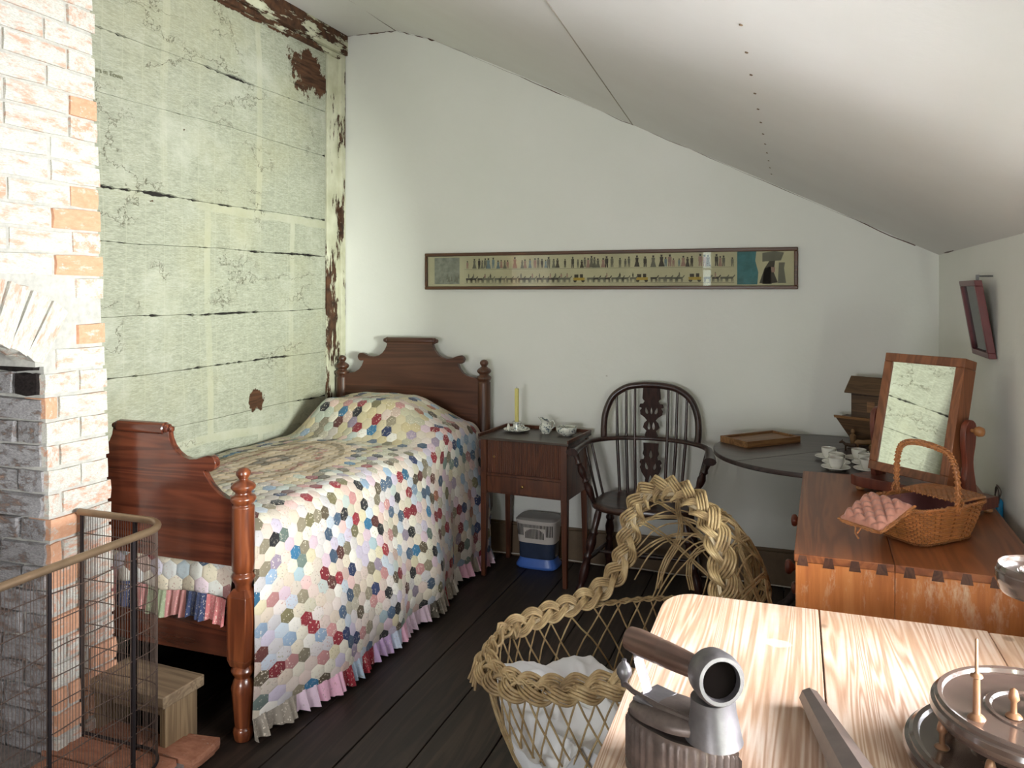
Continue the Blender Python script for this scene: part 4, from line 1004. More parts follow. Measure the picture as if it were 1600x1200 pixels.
animal(.290, 3.900, .1, 1.25, M['toy'], 'pale carved toy animal with broad back, middle of the ark animals')
animal(.335, 3.830, -.7, 1.1, M['toy'], 'pale carved toy animal, nearest the mirror post')
animal(.360, 3.940, .5, 1.0, M['toy_dark'], 'dark carved toy animal against the hull of the ark')

# ================================================================== LONG FRAMED PRINT
PX0, PX1, PZ0, PZ1 = -2.069, .012, 1.513, 1.727
pr = thing('framed_print', 'very long narrow framed procession print with two rows of figures on back wall', 'picture', (0, 0, 0))
fw = .019
for nm, q in (('frame_rail', (PX0, PZ1-fw, PX1, PZ1)), ('frame_rail', (PX0, PZ0, PX1, PZ0+fw)), ('frame_stile', (PX0, PZ0+fw, PX0+fw*.8, PZ1-fw)), ('frame_stile', (PX1-fw, PZ0+fw, PX1, PZ1-fw))):
    b = MB(); b.box(q[0], YB-.024, q[1], q[2], YB-.001, q[3]); b.build(nm, M['frame'], pr, bevel=.004)
b = MB(); b.box(PX0+.01, YB-.008, PZ0+.01, PX1-.01, YB-.004, PZ1-.01); pa = b.build('print', M['paper'], pr)
yp = YB-.0085
inks = [M['ink'], M['ink_dark'], M['ink_pink'], M['ink_blue'], M['ink_yellow'], M['ink_teal'], M['ink_panel']]
fg = MB()
def flatpoly(pts, mi): fg.cm = mi; fg.add([(x, yp-(.0002 if mi else .0004)*(1+mi*.1), z) for x, z in pts], [tuple(range(len(pts)))])
def person(x, z, h, mi, lady):
    w = h*R.uniform(.20, .27)
    flatpoly([(x-.3*w, z+h*.82), (x+.3*w, z+h*.82), (x+.35*w, z+h), (x-.35*w, z+h)], 1)
    if lady: flatpoly([(x-w, z), (x+w, z), (x+.45*w, z+h*.5), (x+.6*w, z+h*.8), (x-.6*w, z+h*.8), (x-.45*w, z+h*.5)], mi)
    else:
        flatpoly([(x-.6*w, z+h*.38), (x+.6*w, z+h*.38), (x+.6*w, z+h*.8), (x-.6*w, z+h*.8)], mi)
        flatpoly([(x-.55*w, z), (x-.15*w, z), (x, z+h*.4), (x-.5*w, z+h*.4)], mi); flatpoly([(x+.15*w, z), (x+.55*w, z), (x+.5*w, z+h*.4), (x, z+h*.4)], mi)
def horse(x, z, h, mi, rider):
    flatpoly([(x-.5*h, z+.42*h), (x+.38*h, z+.42*h), (x+.45*h, z+.72*h), (x-.5*h, z+.70*h)], mi)
    flatpoly([(x+.30*h, z+.6*h), (x+.45*h, z+.55*h), (x+.72*h, z+.9*h), (x+.6*h, z+1.0*h)], mi)
    for q in (-.45, -.3, .2, .36): flatpoly([(x+q*h, z), (x+(q+.07)*h, z), (x+(q+.10)*h, z+.45*h), (x+(q-.03)*h, z+.45*h)], mi)
    if rider: person(x-.05*h, z+.6*h, h*.75, R.choice([0, 1, 2]), False)
def coach(x, z, h):
    flatpoly([(x-.8*h, z+.3*h), (x+.8*h, z+.3*h), (x+.9*h, z+.7*h), (x-.9*h, z+.7*h)], 4); flatpoly([(x-.7*h, z+.7*h), (x-.1*h, z+.7*h), (x-.1*h, z+1.15*h), (x-.7*h, z+1.15*h)], 1)
    flatpoly([(x+.15*h, z+.7*h), (x+.6*h, z+.7*h), (x+.6*h, z+1.2*h), (x+.15*h, z+1.2*h)], 1)
    for q in (-.6, .6): flatpoly([(x+q*h+.26*h*math.cos(a), z+.26*h+.26*h*math.sin(a)) for a in [2*PI*i/10 for i in range(10)]], 1)
zt1, zb1 = 1.633, 1.552
x = -1.80
while x < -.30:
    person(x, zt1+R.uniform(0, .003), R.uniform(.042, .064), R.choice([0, 0, 1, 2, 3]), R.random() < .55); x += R.choice([.017, .019, .022, .030, .044])
x = -1.79
cs = [-1.13, -.78, -.50]
while x < -.30:
    near = [c for c in cs if abs(c-x) < .045]
    if near: coach(near[0], zb1, .038); x = near[0]+.065; continue
    horse(x, zb1, .038, R.choice([0, 1, 0]), R.random() < .45); x += R.choice([.030, .034, .042])
for zz in (zt1-.004, zb1-.004):
    flatpoly([(-1.82, zz), (-.30, zz), (-.30, zz+.0015), (-1.82, zz+.0015)], 0)
flatpoly([(-2.01, 1.545), (-1.85, 1.545), (-1.85, 1.70), (-2.01, 1.70)], 6)
for i in range(16): person(-1.99+.009*i, 1.55+R.uniform(0, .03), R.uniform(.02, .045), R.choice([0, 1, 3]), True)
flatpoly([(-.285, 1.538), (-.185, 1.538), (-.18, 1.60), (-.195, 1.66), (-.19, 1.708), (-.285, 1.708)], 5)
flatpoly([(-.175, 1.545), (-.13, 1.542), (-.085, 1.548), (-.105, 1.60), (-.098, 1.66), (-.125, 1.66), (-.15, 1.62)], 1)
flatpoly([(-.16, 1.655), (-.07, 1.66), (-.055, 1.70), (-.10, 1.708), (-.16, 1.70)], 0)
flatpoly([(-.085, 1.545), (-.045, 1.545), (-.055, 1.62), (-.05, 1.65), (-.08, 1.65)], 0)
flatpoly([(-.115, 1.60), (-.10, 1.60), (-.098, 1.625), (-.118, 1.628)], 2)
flatpoly([(-.16, 1.54), (-.115, 1.54), (-.12, 1.63), (-.15, 1.62)], 1)
fg.build('printed_figures', inks, pa, smooth=0)
b = MB(); b.box(PX0+.012, YB-.0125, PZ0+.012, PX1-.012, YB-.011, PZ1-.012); b.build('glazing', M['glass'], pr)

# small sampler on the right wall (leans out at the top)
sp = thing('framed_sampler', 'small dark red framed sampler hanging on the right wall', 'picture', (XR, 3.235, 1.27))
tl = .045
def sx2(mb, y0, y1, z0, z1, x0, x1):
    f_ = lambda z: -tl*z/.27
    mb.hexa([(x0+f_(z0), y0, z0), (x1+f_(z0), y0, z0), (x1+f_(z0), y1, z0), (x0+f_(z0), y1, z0)], [(x0+f_(z1), y0, z1), (x1+f_(z1), y0, z1), (x1+f_(z1), y1, z1), (x0+f_(z1), y1, z1)])
for nm, q in (('frame_rail', (-.135, .135, 0, .020)), ('frame_rail', (-.135, .135, .25, .27)), ('frame_stile', (-.135, -.115, .02, .25)), ('frame_stile', (.115, .135, .02, .25))):
    b = MB(); sx2(b, *q, -.026, -.002); b.build(nm, M['red_frame'], sp, bevel=.002)
b = MB(); sx2(b, -.117, .117, .018, .252, -.010, -.006); sm_ = b.build('sampler', M['sampler'], sp)
b = MB()
for i in range(13):
    z = .05+.014*i; y = -.09
    while y < .09: L_ = R.uniform(.01, .03); sx2(b, y, min(y+L_, .095), z, z+.004, -.0106, -.0100); y += L_+.007
stuff(b.build('stitched_text', M['sampler_ink'], sm_))
b = MB(); sx2(b, -.116, .116, .019, .251, -.0165, -.0155); b.build('glazing', M['glass'], sp)
b = MB(); b.box(-.052, -.075, .262, -.044, -.060, .29); b.lathe([(.003, -.052), (.003, .0)], 8, (0, -.068, .285), Matrix.Rotation(PI/2, 3, 'Y')); lab(b.build('hanging_clip', M['steel'], sp), 'steel hanging clip')

# ================================================================== CHEST OF DRAWERS
CA = -.030; cx0, cy0 = -.004, 2.252
chest = thing('chest_of_drawers', 'orange pine chest of drawers with dovetailed top edge against right wall', 'chest of drawers', (cx0, cy0, 0), CA)
cw, cl, chh = .592, 1.055, .80
for a, c, in ((0, .243), (.2445, cw)):
    b = MB(); b.box(a, 0, chh-.020, c, cl, chh); b.build('top_board', M['chest'], chest, bevel=.002)
for a, c in ((.004, .243), (.2445, cw-.004)):
    b = MB(); b.box(a, .001, .06, c, .018, chh-.0205); b.build('end_board', M['chest_end'], chest, bevel=.001, seg=1)
for i in range(9):
    x = .022+.064*i; dx = .0115
    b = MB(); b.hexa([(x-dx*1.25, -.0008, chh-.0295), (x+dx*1.25, -.0008, chh-.0295), (x+dx*1.25, .010, chh-.0295), (x-dx*1.25, .010, chh-.0295)],
                     [(x-dx*.8, -.0008, chh-.002), (x+dx*.8, -.0008, chh-.002), (x+dx*.8, .010, chh-.002), (x-dx*.8, .010, chh-.002)]); b.build('dovetail', M['dovetail'], chest)
b = MB(); b.box(0.004, cl-.02, .06, cw-.004, cl, chh-.02); b.box(cw-.02, .02, .06, cw-.004, cl-.02, chh-.02); b.box(.02, .02, .06, cw-.02, cl-.02, .08)
for z in (.06, .29, .515): b.box(.004, .02, z, .03, cl-.02, z+.018)
b.box(.02, .02, .70, .04, cl-.02, .78); b.build('carcase', M['chest_end'], chest)
for (z0, z1) in ((.08, .288), (.31, .513), (.535, .776)):
    b = MB(); b.box(.006, .022, z0, .030, cl-.022, z1); dw = b.build('drawer', M['chest_end'], chest, bevel=.002)
    for y in (.27, .79):
        q = MB(); q.lathe([(.010, 0), (.009, .012), (.013, .018), (.021, .024), (.022, .032), (.018, .038), (.006, .041)], 18, (.006, y, (z0+z1)/2+.02), Matrix.Rotation(-PI/2, 3, 'Y')); lab(q.build('knob', M['red_wood'], dw, smooth=50), 'turned red-brown wooden knob')
for x in (.03, cw-.03):
    for y in (.03, cl-.03):
        b = MB(); b.lathe([(.018, 0), (.026, .015), (.028, .035), (.020, .05), (.026, .062)], 16, (x, y, 0)); b.build('foot', M['chest_end'], chest)
CT = chh
# dressing mirror
MA = math.radians(-43)
dm = thing('dressing_mirror', 'swing dressing mirror with brown wooden frame standing on the chest', 'mirror', (.395, 2.970, CT), MA)
b = MB(); bw, bd = .215, .076
outl = [(-bw, -bd), (-bw+.05, -bd-.012), (-.06, -bd+.012), (.06, -bd+.012), (bw-.05, -bd-.012), (bw, -bd), (bw, bd), (-bw, bd)]
add_flat(b, [cat_rom([(p[0], p[1], 0) for p in outl[:6]], 4)[:] and [(p.x, p.y) for p in cat_rom([(p[0], p[1], 0) for p in outl[:6]], 4)]+outl[6:]], .036, Matrix.Translation((0, 0, .036)), .003); b.build('base', M['red_wood'], dm)
for x in (-1, 1):
    for y in (-1, 1):
        b = MB(); b.lathe([(.008, 0), (.014, .004), (.015, .010), (.011, .017), (.009, .02)], 14, (x*(bw-.022), y*(bd-.02), 0)); b.build('foot', M['ball_wood'], dm)
for s in (-1, 1):
    side = [(-.022, 0), (-.030, .05), (-.020, .10), (-.030, .17), (-.026, .22), (0, .242), (.026, .225), (.024, .17), (.012, .11), (.022, .05), (.034, 0)]
    pts = [(p.x, p.y) for p in cat_rom([(a, c, 0) for a, c in side], 4)]
    b = MB(); add_flat(b, [pts], .020, Matrix.Translation((s*.166, 0, .052))@Matrix.Rotation(PI/2, 4, 'Z')@STAND, .003); pst = b.build('upright', M['red_wood'], dm, smooth=30)
    b = MB()
    if s > 0: b.lathe([(.006, 0), (.006, .012), (.013, .016), (.0165, .026), (.014, .038), (.004, .044)], 16, (s*.174, 0, .262), Matrix.Rotation(s*PI/2, 3, 'Y')); 
    if s > 0: b.build('pivot_knob', M['ball_wood'], dm, smooth=50)
TI = math.radians(-13.5); mw, mh = .146, .205
fr_ = bpy.data.objects.new('mirror_frame', None)
TM = Matrix.Translation((0, 0, .280))@Matrix.Rotation(TI, 4, 'X')
def tm(mb): mb.v = [tuple(TM@Vector(v)) for v in mb.v]; return mb
b = MB(); fwid, ft = .030, .031
for q in ((-mw, -mh, mw, -mh+fwid), (-mw, mh-fwid, mw, mh), (-mw, -mh+fwid, -mw+fwid, mh-fwid), (mw-fwid, -mh+fwid, mw, mh-fwid)): b.box(q[0], -ft, q[1], q[2], ft, q[3])
fo = tm(b).build('frame', M['mirror_frame'], dm, bevel=.0025)
b = MB(); b.box(-mw+fwid-.001, -ft+.006, -mh+fwid-.001, mw-fwid+.001, -ft+.010, mh-fwid+.001); tm(b).build('glass', M['mirror'], fo)
b = MB(); b.box(-mw+.01, ft-.008, -mh+.01, mw-.01, ft-.002, mh-.01); tm(b).build('backboard', M['stool'], fo)

# wicker sewing basket
BA = math.radians(45)
bk = thing('wicker_basket', 'small brown wicker basket with hoop handle standing on the chest', 'basket', (.352, 2.535, CT+.003), BA)
ba, bb, ta, tb, bh = .105, .068, .150, .095, .105
def bskt(u, z, off=0):
    k = z/bh; A = ba+(ta-ba)*k**.8+off; B_ = bb+(tb-bb)*k**.8+off; c, s = math.cos(u), math.sin(u)
    return Vector((A*math.copysign(abs(c)**.45, c), B_*math.copysign(abs(s)**.45, s), z))
nst = 44
ribs = MB()
for i in range(nst):
    u = 2*PI*i/nst; ribs.tube([bskt(u, bh*k/4, 0) for k in range(5)], .0022, 5)
stuff(ribs.build('stakes', M['wicker_d'], bk))
wv = MB()
for r_ in range(17):
    z = .004+.0060*r_
    pts = [bskt(2*PI*i/(nst*2), z, .0030*math.cos(PI*i+PI*r_*1.0) if i % 2 == 0 else 0) for i in range(nst*2)]
    pts = [bskt(2*PI*(i)/(nst*2), z, .0026*(1 if ((i//2)+r_) % 2 else -1)*(1 if i % 2 == 0 else .3)) for i in range(nst*2)]
    wv.tube(pts, .0029, 5, closed=True)
stuff(wv.build('weave', M['wicker'], bk))
def plait(path, A, B, turns, strands, canes, r, up=None, n=6, closed=False, r_off=.0):
    """returns one MB: strands of parallel canes plaited round a path"""
    path = [Vector(p) for p in path]; k = len(path); T = []
    for i in range(k):
        a = path[(i-1) % k] if (closed or i) else path[0]; c = path[(i+1) % k] if (closed or i < k-1) else path[-1]; T.append((c-a).normalized())
    out = []
    for s in range(strands):
        for c in range(canes):
            mb = MB(); pts = []
            for i in range(k):
                ph = turns*2*PI*i/(k if closed else k-1)+2*PI*s/strands+.13*(c-(canes-1)/2)
                U = up[i] if up else Vector((0, 0, 1)); N = (U-T[i]*U.dot(T[i])).normalized(); S = T[i].cross(N)
                aa = A*math.sin(ph)+(c-(canes-1)/2)*r*1.9; bb_ = B*math.sin(2*ph)
                pts.append(path[i]+S*aa+N*bb_)
            out.append((pts, r*(1+.12*math.sin(c*2.1+s))))
    mb = MB()
    for pts, rr_ in out: mb.tube(pts, rr_, n, closed=closed)
    return mb
rimp = [bskt(2*PI*i/160, bh, .002) for i in range(160)]
plait(rimp, .0045, .003, 26, 3, 2, .0021, closed=True, n=5).build('rim', M['wicker'], bk, smooth=60)
plait([bskt(2*PI*i/120, .004, .002) for i in range(120)], .003, .002, 24, 2, 2, .002, closed=True, n=5).build('foot_rim', M['wicker_d'], bk, smooth=60)
b = MB(); rg = [[tuple(bskt(2*PI*i/40, z, -.006)) for i in range(40)] for z in (.012, .05, bh-.006)]
b.rings(rg, cap=False); b.add(rg[0], [tuple(range(40))]); b.build('lining', M['pinkline'], bk, smooth=60)
hp = cat_rom([(0, -.094, .085), (0, -.098, .13), (0, -.092, .20), (0, -.072, .243), (0, -.03, .258), (0, .03, .262), (0, .075, .250), (0, .093, .215), (0, .098, .15), (0, .095, .09)], 10)
for xo in (-.006, .006):
    pass
hd = plait([p+Vector((0, 0, 0)) for p in hp], .006, .004, 15, 3, 2, .0022, up=[Vector((1, 0, 0))]*len(hp), n=5); hd.tube(hp, .0048, 8)
hnd = hd.build('handle', M['wicker'], bk, smooth=60)
for s in (-1, 1):
    b = MB()
    for k in range(7):
        a = 2*PI*k/7; b.tube([(0+.016*math.cos(a), s*.100+.004*math.cos(a*2), .115+.020*math.sin(a)), (.010*math.cos(a+1.2), s*.106, .115+.012*math.sin(a+1.2)), (.018*math.cos(a+2.2), s*.101, .112+.022*math.sin(a+2.2))], .0026, 5)
    b.build('knot', M['wicker'], hnd, smooth=60)
b = MB()      # closed right-hand lid half, woven
def lidp(u, v): return Vector((.012+(ta-.006)*u*(1-.10*abs(2*v-1)**3), (2*v-1)*(tb-.006)*(1-.12*u**4), bh+.008+.004*math.sin(u*PI)))
for i in range(20):
    v = (i+.5)/20; b.tube([lidp(k/14, v)+Vector((0, 0, .0018*(1 if (k+i) % 2 else -1))) for k in range(15)], .0030, 5)
b.tube([lidp(k/10, 0) for k in range(11)]+[lidp(1, k/10) for k in range(1, 11)]+[lidp(1-k/10, 1) for k in range(1, 11)], .0042, 6)
b.build('lid', M['wicker'], bk, smooth=60)
# open padded flap hanging out to the left
LM = Matrix.Translation((-.140, 0, bh+.010))@Matrix.Rotation(math.radians(-24), 4, 'Y')@Matrix.Rotation(math.radians(0), 4, 'X')
def pad(u, v, top=True):
    x = -.004-.132*u; y = (2*v-1)*.070*(1-.10*u**3)
    uu, vv = u*3.6+.3, v*3.6; e = min(1, 9*u*(1-u))**.5*min(1, 9*v*(1-v))**.5
    d = abs(math.sin(PI*(uu+vv)))*abs(math.sin(PI*(uu-vv)))
    return LM@Vector((x, y, .007+(.008+.015*d**.5)*e))
b = MB(); b.grid(lambda u, v: pad(u, v), 44, 44); b.box(0, 0, 0, 0, 0, 0); b.v[-8:] = [tuple(LM@Vector((x, y, z))) for z in (.002, .008) for y in (-.068, .068) for x in (-.132, -.004)]
flap = b.build('padded_lid', M['pink'], bk, smooth=70); lab(flap, 'open lid padded with buttoned pink satin')
edge = [LM@Vector(p) for p in ([(0, -.073, .003)]+[(-.137*i/12, -.073*(1-.08*(i/12)**3), .003) for i in range(1, 13)]+[(-.139, -.067+.134*i/12, .003) for i in range(1, 12)]+[(-.137+.137*i/12, .073*(1-.08*(1-i/12)**3), .003) for i in range(13)])]
plait(edge, .003, .003, 22, 3, 2, .0022, n=5).build('lid_edge', M['wicker'], flap, smooth=60)
b = MB(); b.tube([LM@Vector((-.140, .01, .004)), LM@Vector((-.155, .004, -.010)), LM@Vector((-.172, -.02, -.008))], .0026, 6); b.tube([LM@Vector((-.140, -.01, .004)), LM@Vector((-.158, -.006, -.006))], .0022, 6); b.build('cane_loop', M['wicker'], flap)

# blue plastic reel and cord on the wall behind the chest
t = thing('cord_holder', 'bright blue plastic holder with grey looped cord on wall behind chest corner', 'cord holder', (XR-.003, 3.02, .745))
b = MB(); b.rings([rrect(.010, .017, .0, 20), rrect(.012, .020, .006, 20), rrect(.012, .020, .062, 20), rrect(.008, .014, .070, 20)]); b.v = [(x-.012, y, z) for x, y, z in b.v]; b.build('body', M['teal_plastic'], t, smooth=50)
b = MB(); b.tube([(-.014+.003*math.sin(3*a), -.004+.030*math.cos(a), .085+.030*math.sin(a)) for a in [2*PI*i/30 for i in range(30)]], .0022, 6, closed=True)
b.tube([(-.016, -.002+.026*math.cos(a), .083+.027*math.sin(a)) for a in [2*PI*i/30 for i in range(30)]], .0018, 6, closed=True); b.build('cord_loop', M['iron'], t)
b = MB(); b.tube([(-.012, 0, .065), (-.012, .001, .085), (-.012, -.004, .10)], .004, 8); b.build('stem', M['white_plastic'], t)

# ================================================================== WICKER CRADLE
crd = thing('wicker_cradle', 'wicker baby cradle with plaited rim and open-lattice hood on the floor', 'cradle', (-.381, 2.604, 0), math.radians(43))
rimz = .405
def rim_xy(u, s=1.0, x0=-.165, a=.465, b_=.272):
    c, q = math.cos(u), math.sin(u); return (x0+a*s*math.copysign(abs(c)**.82, c), b_*s*math.copysign(abs(q)**.88, q))
def body(u, k):     # k 0 rim, 1 bottom
    x0 = -.165; f = 1-.30*k**1.6; x, y = rim_xy(u, 1.0)
    return Vector((x0+(x-x0)*(1-.26*k**1.8)*1.0, y*(1-.36*k**1.8)*(1+.10*math.sin(PI*k)*.6), rimz-(rimz-.025)*k))
sw = MB(); NS = 44
for i in range(NS):
    for dr_ in (-1, 1):
        u0 = 2*PI*(i+.25*dr_)/NS+R.uniform(-.012, .012); pts = [body(u0+dr_*k*.42*(1+.1*math.sin(i*2.3)), k)+Vector((0, 0, 0)) for k in [j/10 for j in range(11)]]
        pts = [p+Vector((R.uniform(-1, 1)*.0015, R.uniform(-1, 1)*.0015, 0)) for p in pts]
        sw.tube(pts, .0031, 6)
lt = stuff(sw.build('wicker_lattice', M['cane'], crd, smooth=70))
bt = [body(2*PI*i/220, 1) for i in range(220)]
plait(bt, .010, .006, 26, 3, 3, .0033, closed=True).build('base_plait', M['cane'], crd, smooth=70)
b = MB(); rg = [[(p.x*f+(-.165)*(1-f), p.y*f, .018) for p in bt[::5]] for f in (1.0, .5, .02)]; b.rings([[(x, y, z-.010) for x, y, z in rg[0]]]+rg); b.build('bottom', M['stool'], crd)
far = [(.03, .0, .850), (.028, .085, .842), (.022, .16, .812), (.015, .215, .762), (.008, .250, .69), (-.002, .266, .60), (-.03, .270, .525), (-.085, .275, .465), (-.17, .272, .430), (-.29, .262, .414), (-.41, .238, .404), (-.51, .195, .396), (-.59, .125, .388), (-.625, .055, .384)]
path = far+[(-.636, 0, .382)]+[(x, -y, z) for x, y, z in reversed(far)]
path = path[:-1]
RP = cat_rom(path, 18, closed=True)
def resample(P_, n):
    L_ = [0]
    for a_, b_ in zip(P_, P_[1:]+P_[:1]): L_.append(L_[-1]+(b_-a_).length)
    out = []; i_ = 0
    for k_ in range(n):
        d_ = L_[-1]*k_/n
        while L_[i_+1] < d_: i_ += 1
        out.append(P_[i_].lerp(P_[(i_+1) % len(P_)], (d_-L_[i_])/max(1e-9, L_[i_+1]-L_[i_])))
    return out
RP = resample(RP, 460); cen = Vector((-.2, 0, .3))
ups = []
for p in RP:
    q = Vector((p.x-(-.2), p.y, 0)); q = q.normalized() if q.length > .05 else Vector((-1, 0, 0)); hk = sm((p.z-.45)/.2)
    o_ = Vector((-.60, -.75, .25)).normalized()                      # on the arch the braid faces forward
    ups.append((q*(.75 if p.y < 0 or p.x < -.5 else -.25)+Vector((0, 0, 1))*.75).normalized()*(1-hk)+o_*hk)
rim_ = MB()
pm = plait(RP, .028, .013, 12, 3, 4, .0045, up=ups, closed=True); pm.build('plaited_rim', M['cane'], crd, smooth=70)
pm = plait([p+Vector((0, 0, -.010)) for p in RP], .014, .008, 9, 2, 2, .0034, up=ups, closed=True); pm.build('inner_plait', M['cane_pale'], crd, smooth=70)
b = plait([Vector((*rim_xy(2*PI*i/200, .985), rimz)) for i in range(200)], .006, .006, 20, 3, 2, .0032, closed=True); b.build('waist_band', M['cane'], crd, smooth=70)
# plait tail hanging at the foot
for k in range(3):
    pass
b = MB()
for k in range(4): b.tube([(-.636-.004*k, .05+.012*k, .385), (-.660, .045+.012*k, .355), (-.668-.002*k, .035+.013*k, .320+.006*k)], .0042, 6)
b.build('plait_tail', M['cane'], crd, smooth=70)
# hood: fans of canes sprung from the arch over to the back of the rim
def hood(ph, ps):     # ph 0 near side .. pi far side ; ps 0 arch .. pi/2 back
    c, s = math.cos(ph), math.sin(ph); cp, sp_ = math.cos(ps), math.sin(ps)
    e = .8; cc = math.copysign(abs(c)**e, c); ss = max(0, s)**e; cp2 = max(0, cp)**.62
    return Vector((.025+.285*sp_*(1-.12*ss*0), -.262*cc*cp2**(1.0), rimz+.432*ss*cp2*(1-.10*sp_)))
hm = MB()
def cane(f, n=16, r=.0030, j=.004):
    pts = [f(i/n)+Vector((noise.noise((i*.5, R.random(), j))*j, R.uniform(-1, 1)*j*.4, R.uniform(-1, 1)*j*.4)) for i in range(n+1)]; hm.tube(pts, r, 6)
for k in range(8):
    a0 = .25+2.6*k/7
    for s in (-1, 1):
        a1 = a0+s*R.uniform(.5, .95)
        for dd in (0, .035):
            if .0 < a1 < PI: cane(lambda t, a0=a0, a1=a1, dd=dd: hood(a0+(a1-a0)*t+dd, t*PI*.49), r=.0034)
for ps in (.42, .85, 1.2):
    for dd in (0, .03, .06): cane(lambda t, ps=ps, dd=dd: hood(.03+(PI-.06)*t, ps+dd+.12*math.sin(t*PI*5+ps*3)), 26, .0031)
for s in (0, 1):                                                       # crossing hoops low at each side
    for k in range(4):
        a = .10+.24*k
        cane(lambda t, a=a, s=s: hood((a+.45*math.sin(PI*t)) if s == 0 else PI-(a+.45*math.sin(PI*t)), t*PI*.47), 16, .0029)
for k in range(7):      # canes arching low across the inside back of the hood
    u = -.8+1.6*k/6
    cane(lambda t, u=u, k=k: Vector((.27-.20*t*(1-.3*abs(u)), .24*(u*(1-t)+(-1 if u > 0 else 1)*t), rimz+.28*math.sin(PI*t)*(1-.25*abs(u)))), 16, .0028)
stuff(hm.build('hood_lattice', M['cane'], crd, smooth=70))
spine = [hood(PI/2-.10+.05*math.sin(i*.5), PI*.49*i/60) for i in range(61)]
plait(spine, .010, .006, 7, 3, 2, .0032, up=[(p-Vector((.03, 0, .4))).normalized() for p in spine]).build('hood_spine', M['cane'], crd, smooth=70)
# sheet lying in the cradle
sh = tag(bpy.data.objects.new('sheet', None), 'crumpled white cotton sheet lying in the wicker cradle', 'sheet'); COL.objects.link(sh); sh.location = crd.location; sh.rotation_euler = crd.rotation_euler
def ridg(x, y, s, z): return 1-abs(noise.noise((x*s, y*s, z)))*2
def sheet_pt(u, v):
    a = 2*PI*u; r = min(1, v/.72); k = 0
    x, y = rim_xy(a, .90*r, -.355, .265, .245)
    h = .205+.06*noise.noise((x*4, y*4, 1))+.050*max(0, ridg(x+.03*noise.noise((x*9, y*9, 1)), y, 4.5, 4))**2.5+.016*max(0, ridg(x*1.2, y*.8, 10, 7))**2.5+.045*sm((-x-.45)/.2)
    h += .03*math.sin(y*9)*sm(r)
    if v > .72:
        k = (v-.72)/.28; h0 = h; h = h0-(h0-.05)*k
        f = 1-.30*k**1.5+.012*math.sin(a*9+3*noise.noise((math.cos(a)*2, math.sin(a)*2, k*3)))*math.sin(PI*min(1, k*1.2)); cxx = -.355
        x = cxx+(x-cxx)*f*.985; y *= f*.97
    return Vector((x, y, h))
b = MB(); b.grid(sheet_pt, 150, 60); b.build('sheet_cloth', M['sheet'], sh, smooth=80)

# ================================================================== FRONT PINE TABLE
ft_ = thing('pine_table', 'scrubbed pine table with rounded corner in the right foreground', 'table', (0, 0, 0))
TT = .75; tx0, ty0, ty1 = -.302, .98, 2.008
def brd(x0, x1, rnd=False, y1=ty1):
    pts = [(x0, ty0), (x1, ty0), (x1, y1)]
    pts += ([(x0+.07+.07*math.cos(a), y1-.10+.10*math.sin(a)) for a in [PI/2+PI/2*i/10 for i in range(11)]] if rnd else [(x0, y1)])
    b = MB(); add_flat(b, [pts], .028, Matrix.Translation((0, 0, TT-.014)), .002); return b.build('table_board', M['pine'], ft_, smooth=30)
brd(tx0, .0505, True); brd(.0535, .400, y1=ty1-.001); brd(.4015, .636, y1=ty1-.009)
b = MB(); b.box(tx0+.05, ty0+.06, .62, tx0+.072, ty1-.06, .722); b.box(tx0+.05, ty1-.082, .62, .60, ty1-.06, .722); b.box(tx0+.05, ty0+.06, .62, .60, ty0+.082, .722); b.box(.58, ty0+.06, .62, .60, ty1-.06, .722); b.build('apron', M['pine'], ft_)
for x in (tx0+.08, .57):
    for y in (ty0+.09, ty1-.09):
        b = MB(); b.hexa([(x-.018, y-.018, 0), (x+.018, y-.018, 0), (x+.018, y+.018, 0), (x-.018, y+.018, 0)], [(x-.03, y-.03, .722), (x+.03, y-.03, .722), (x+.03, y+.03, .722), (x-.03, y+.03, .722)]); b.build('leg', M['pine'], ft_, bevel=.002)

# charcoal box iron
ir = thing('charcoal_iron', 'old cast charcoal box iron with chimney and dark wooden handle on pine table', 'iron', (-.163, 1.238, TT), math.radians(-29))
def hull_pt(a, s, sc_=1.0):
    """a in 0..2pi around the boat-shaped plan, s half widths"""
    c, q = math.cos(a), math.sin(a); x = .098*c if c > 0 else .090*math.copysign(abs(c)**.6, c)
    w = .050*(1-max(0, c)**2.2)*(1 if c > 0 else 1-.12*abs(c)**3)
    y = w*math.copysign(abs(q)**(.55 if c < 0 else .8), q) if c <= 0 else w*math.copysign(min(1, abs(q)**.5*1.0), q)
    return x*sc_, y*sc_
NR = 240
def ribring(z, sc_, rib): return [(*[v*(1+rib*(.5+.5*math.cos(2*PI*k/5))) for v in hull_pt(2*PI*k/NR, 1, sc_)], z) for k in range(NR)]
b = MB(); b.rings([ribring(0, 1.05, 0), ribring(.008, 1.06, 0), ribring(.010, 1.01, .0), ribring(.013, 1.0, .055), ribring(.074, 1.0, .055), ribring(.078, 1.0, 0), ribring(.084, 1.01, 0), ribring(.084, .90, 0), ribring(.06, .90, 0)]); b.build('body', M['iron'], ir, smooth=40)
b = MB(); b.rings([ribring(.085, .97, 0), ribring(.092, .98, 0), ribring(.098, .93, 0), ribring(.104, .70, 0), ribring(.106, .3, 0)]); b.v = [(x*.93-.006, y, z+.006*(x+.09)/.1) for x, y, z in b.v]; lid = b.build('lid', M['iron'], ir, smooth=50)
b = MB(); b.box(-.075, -.030, .104, -.035, .032, .109); b.build('lid_plate', M['iron_hi'], lid, bevel=.001)
rg = []
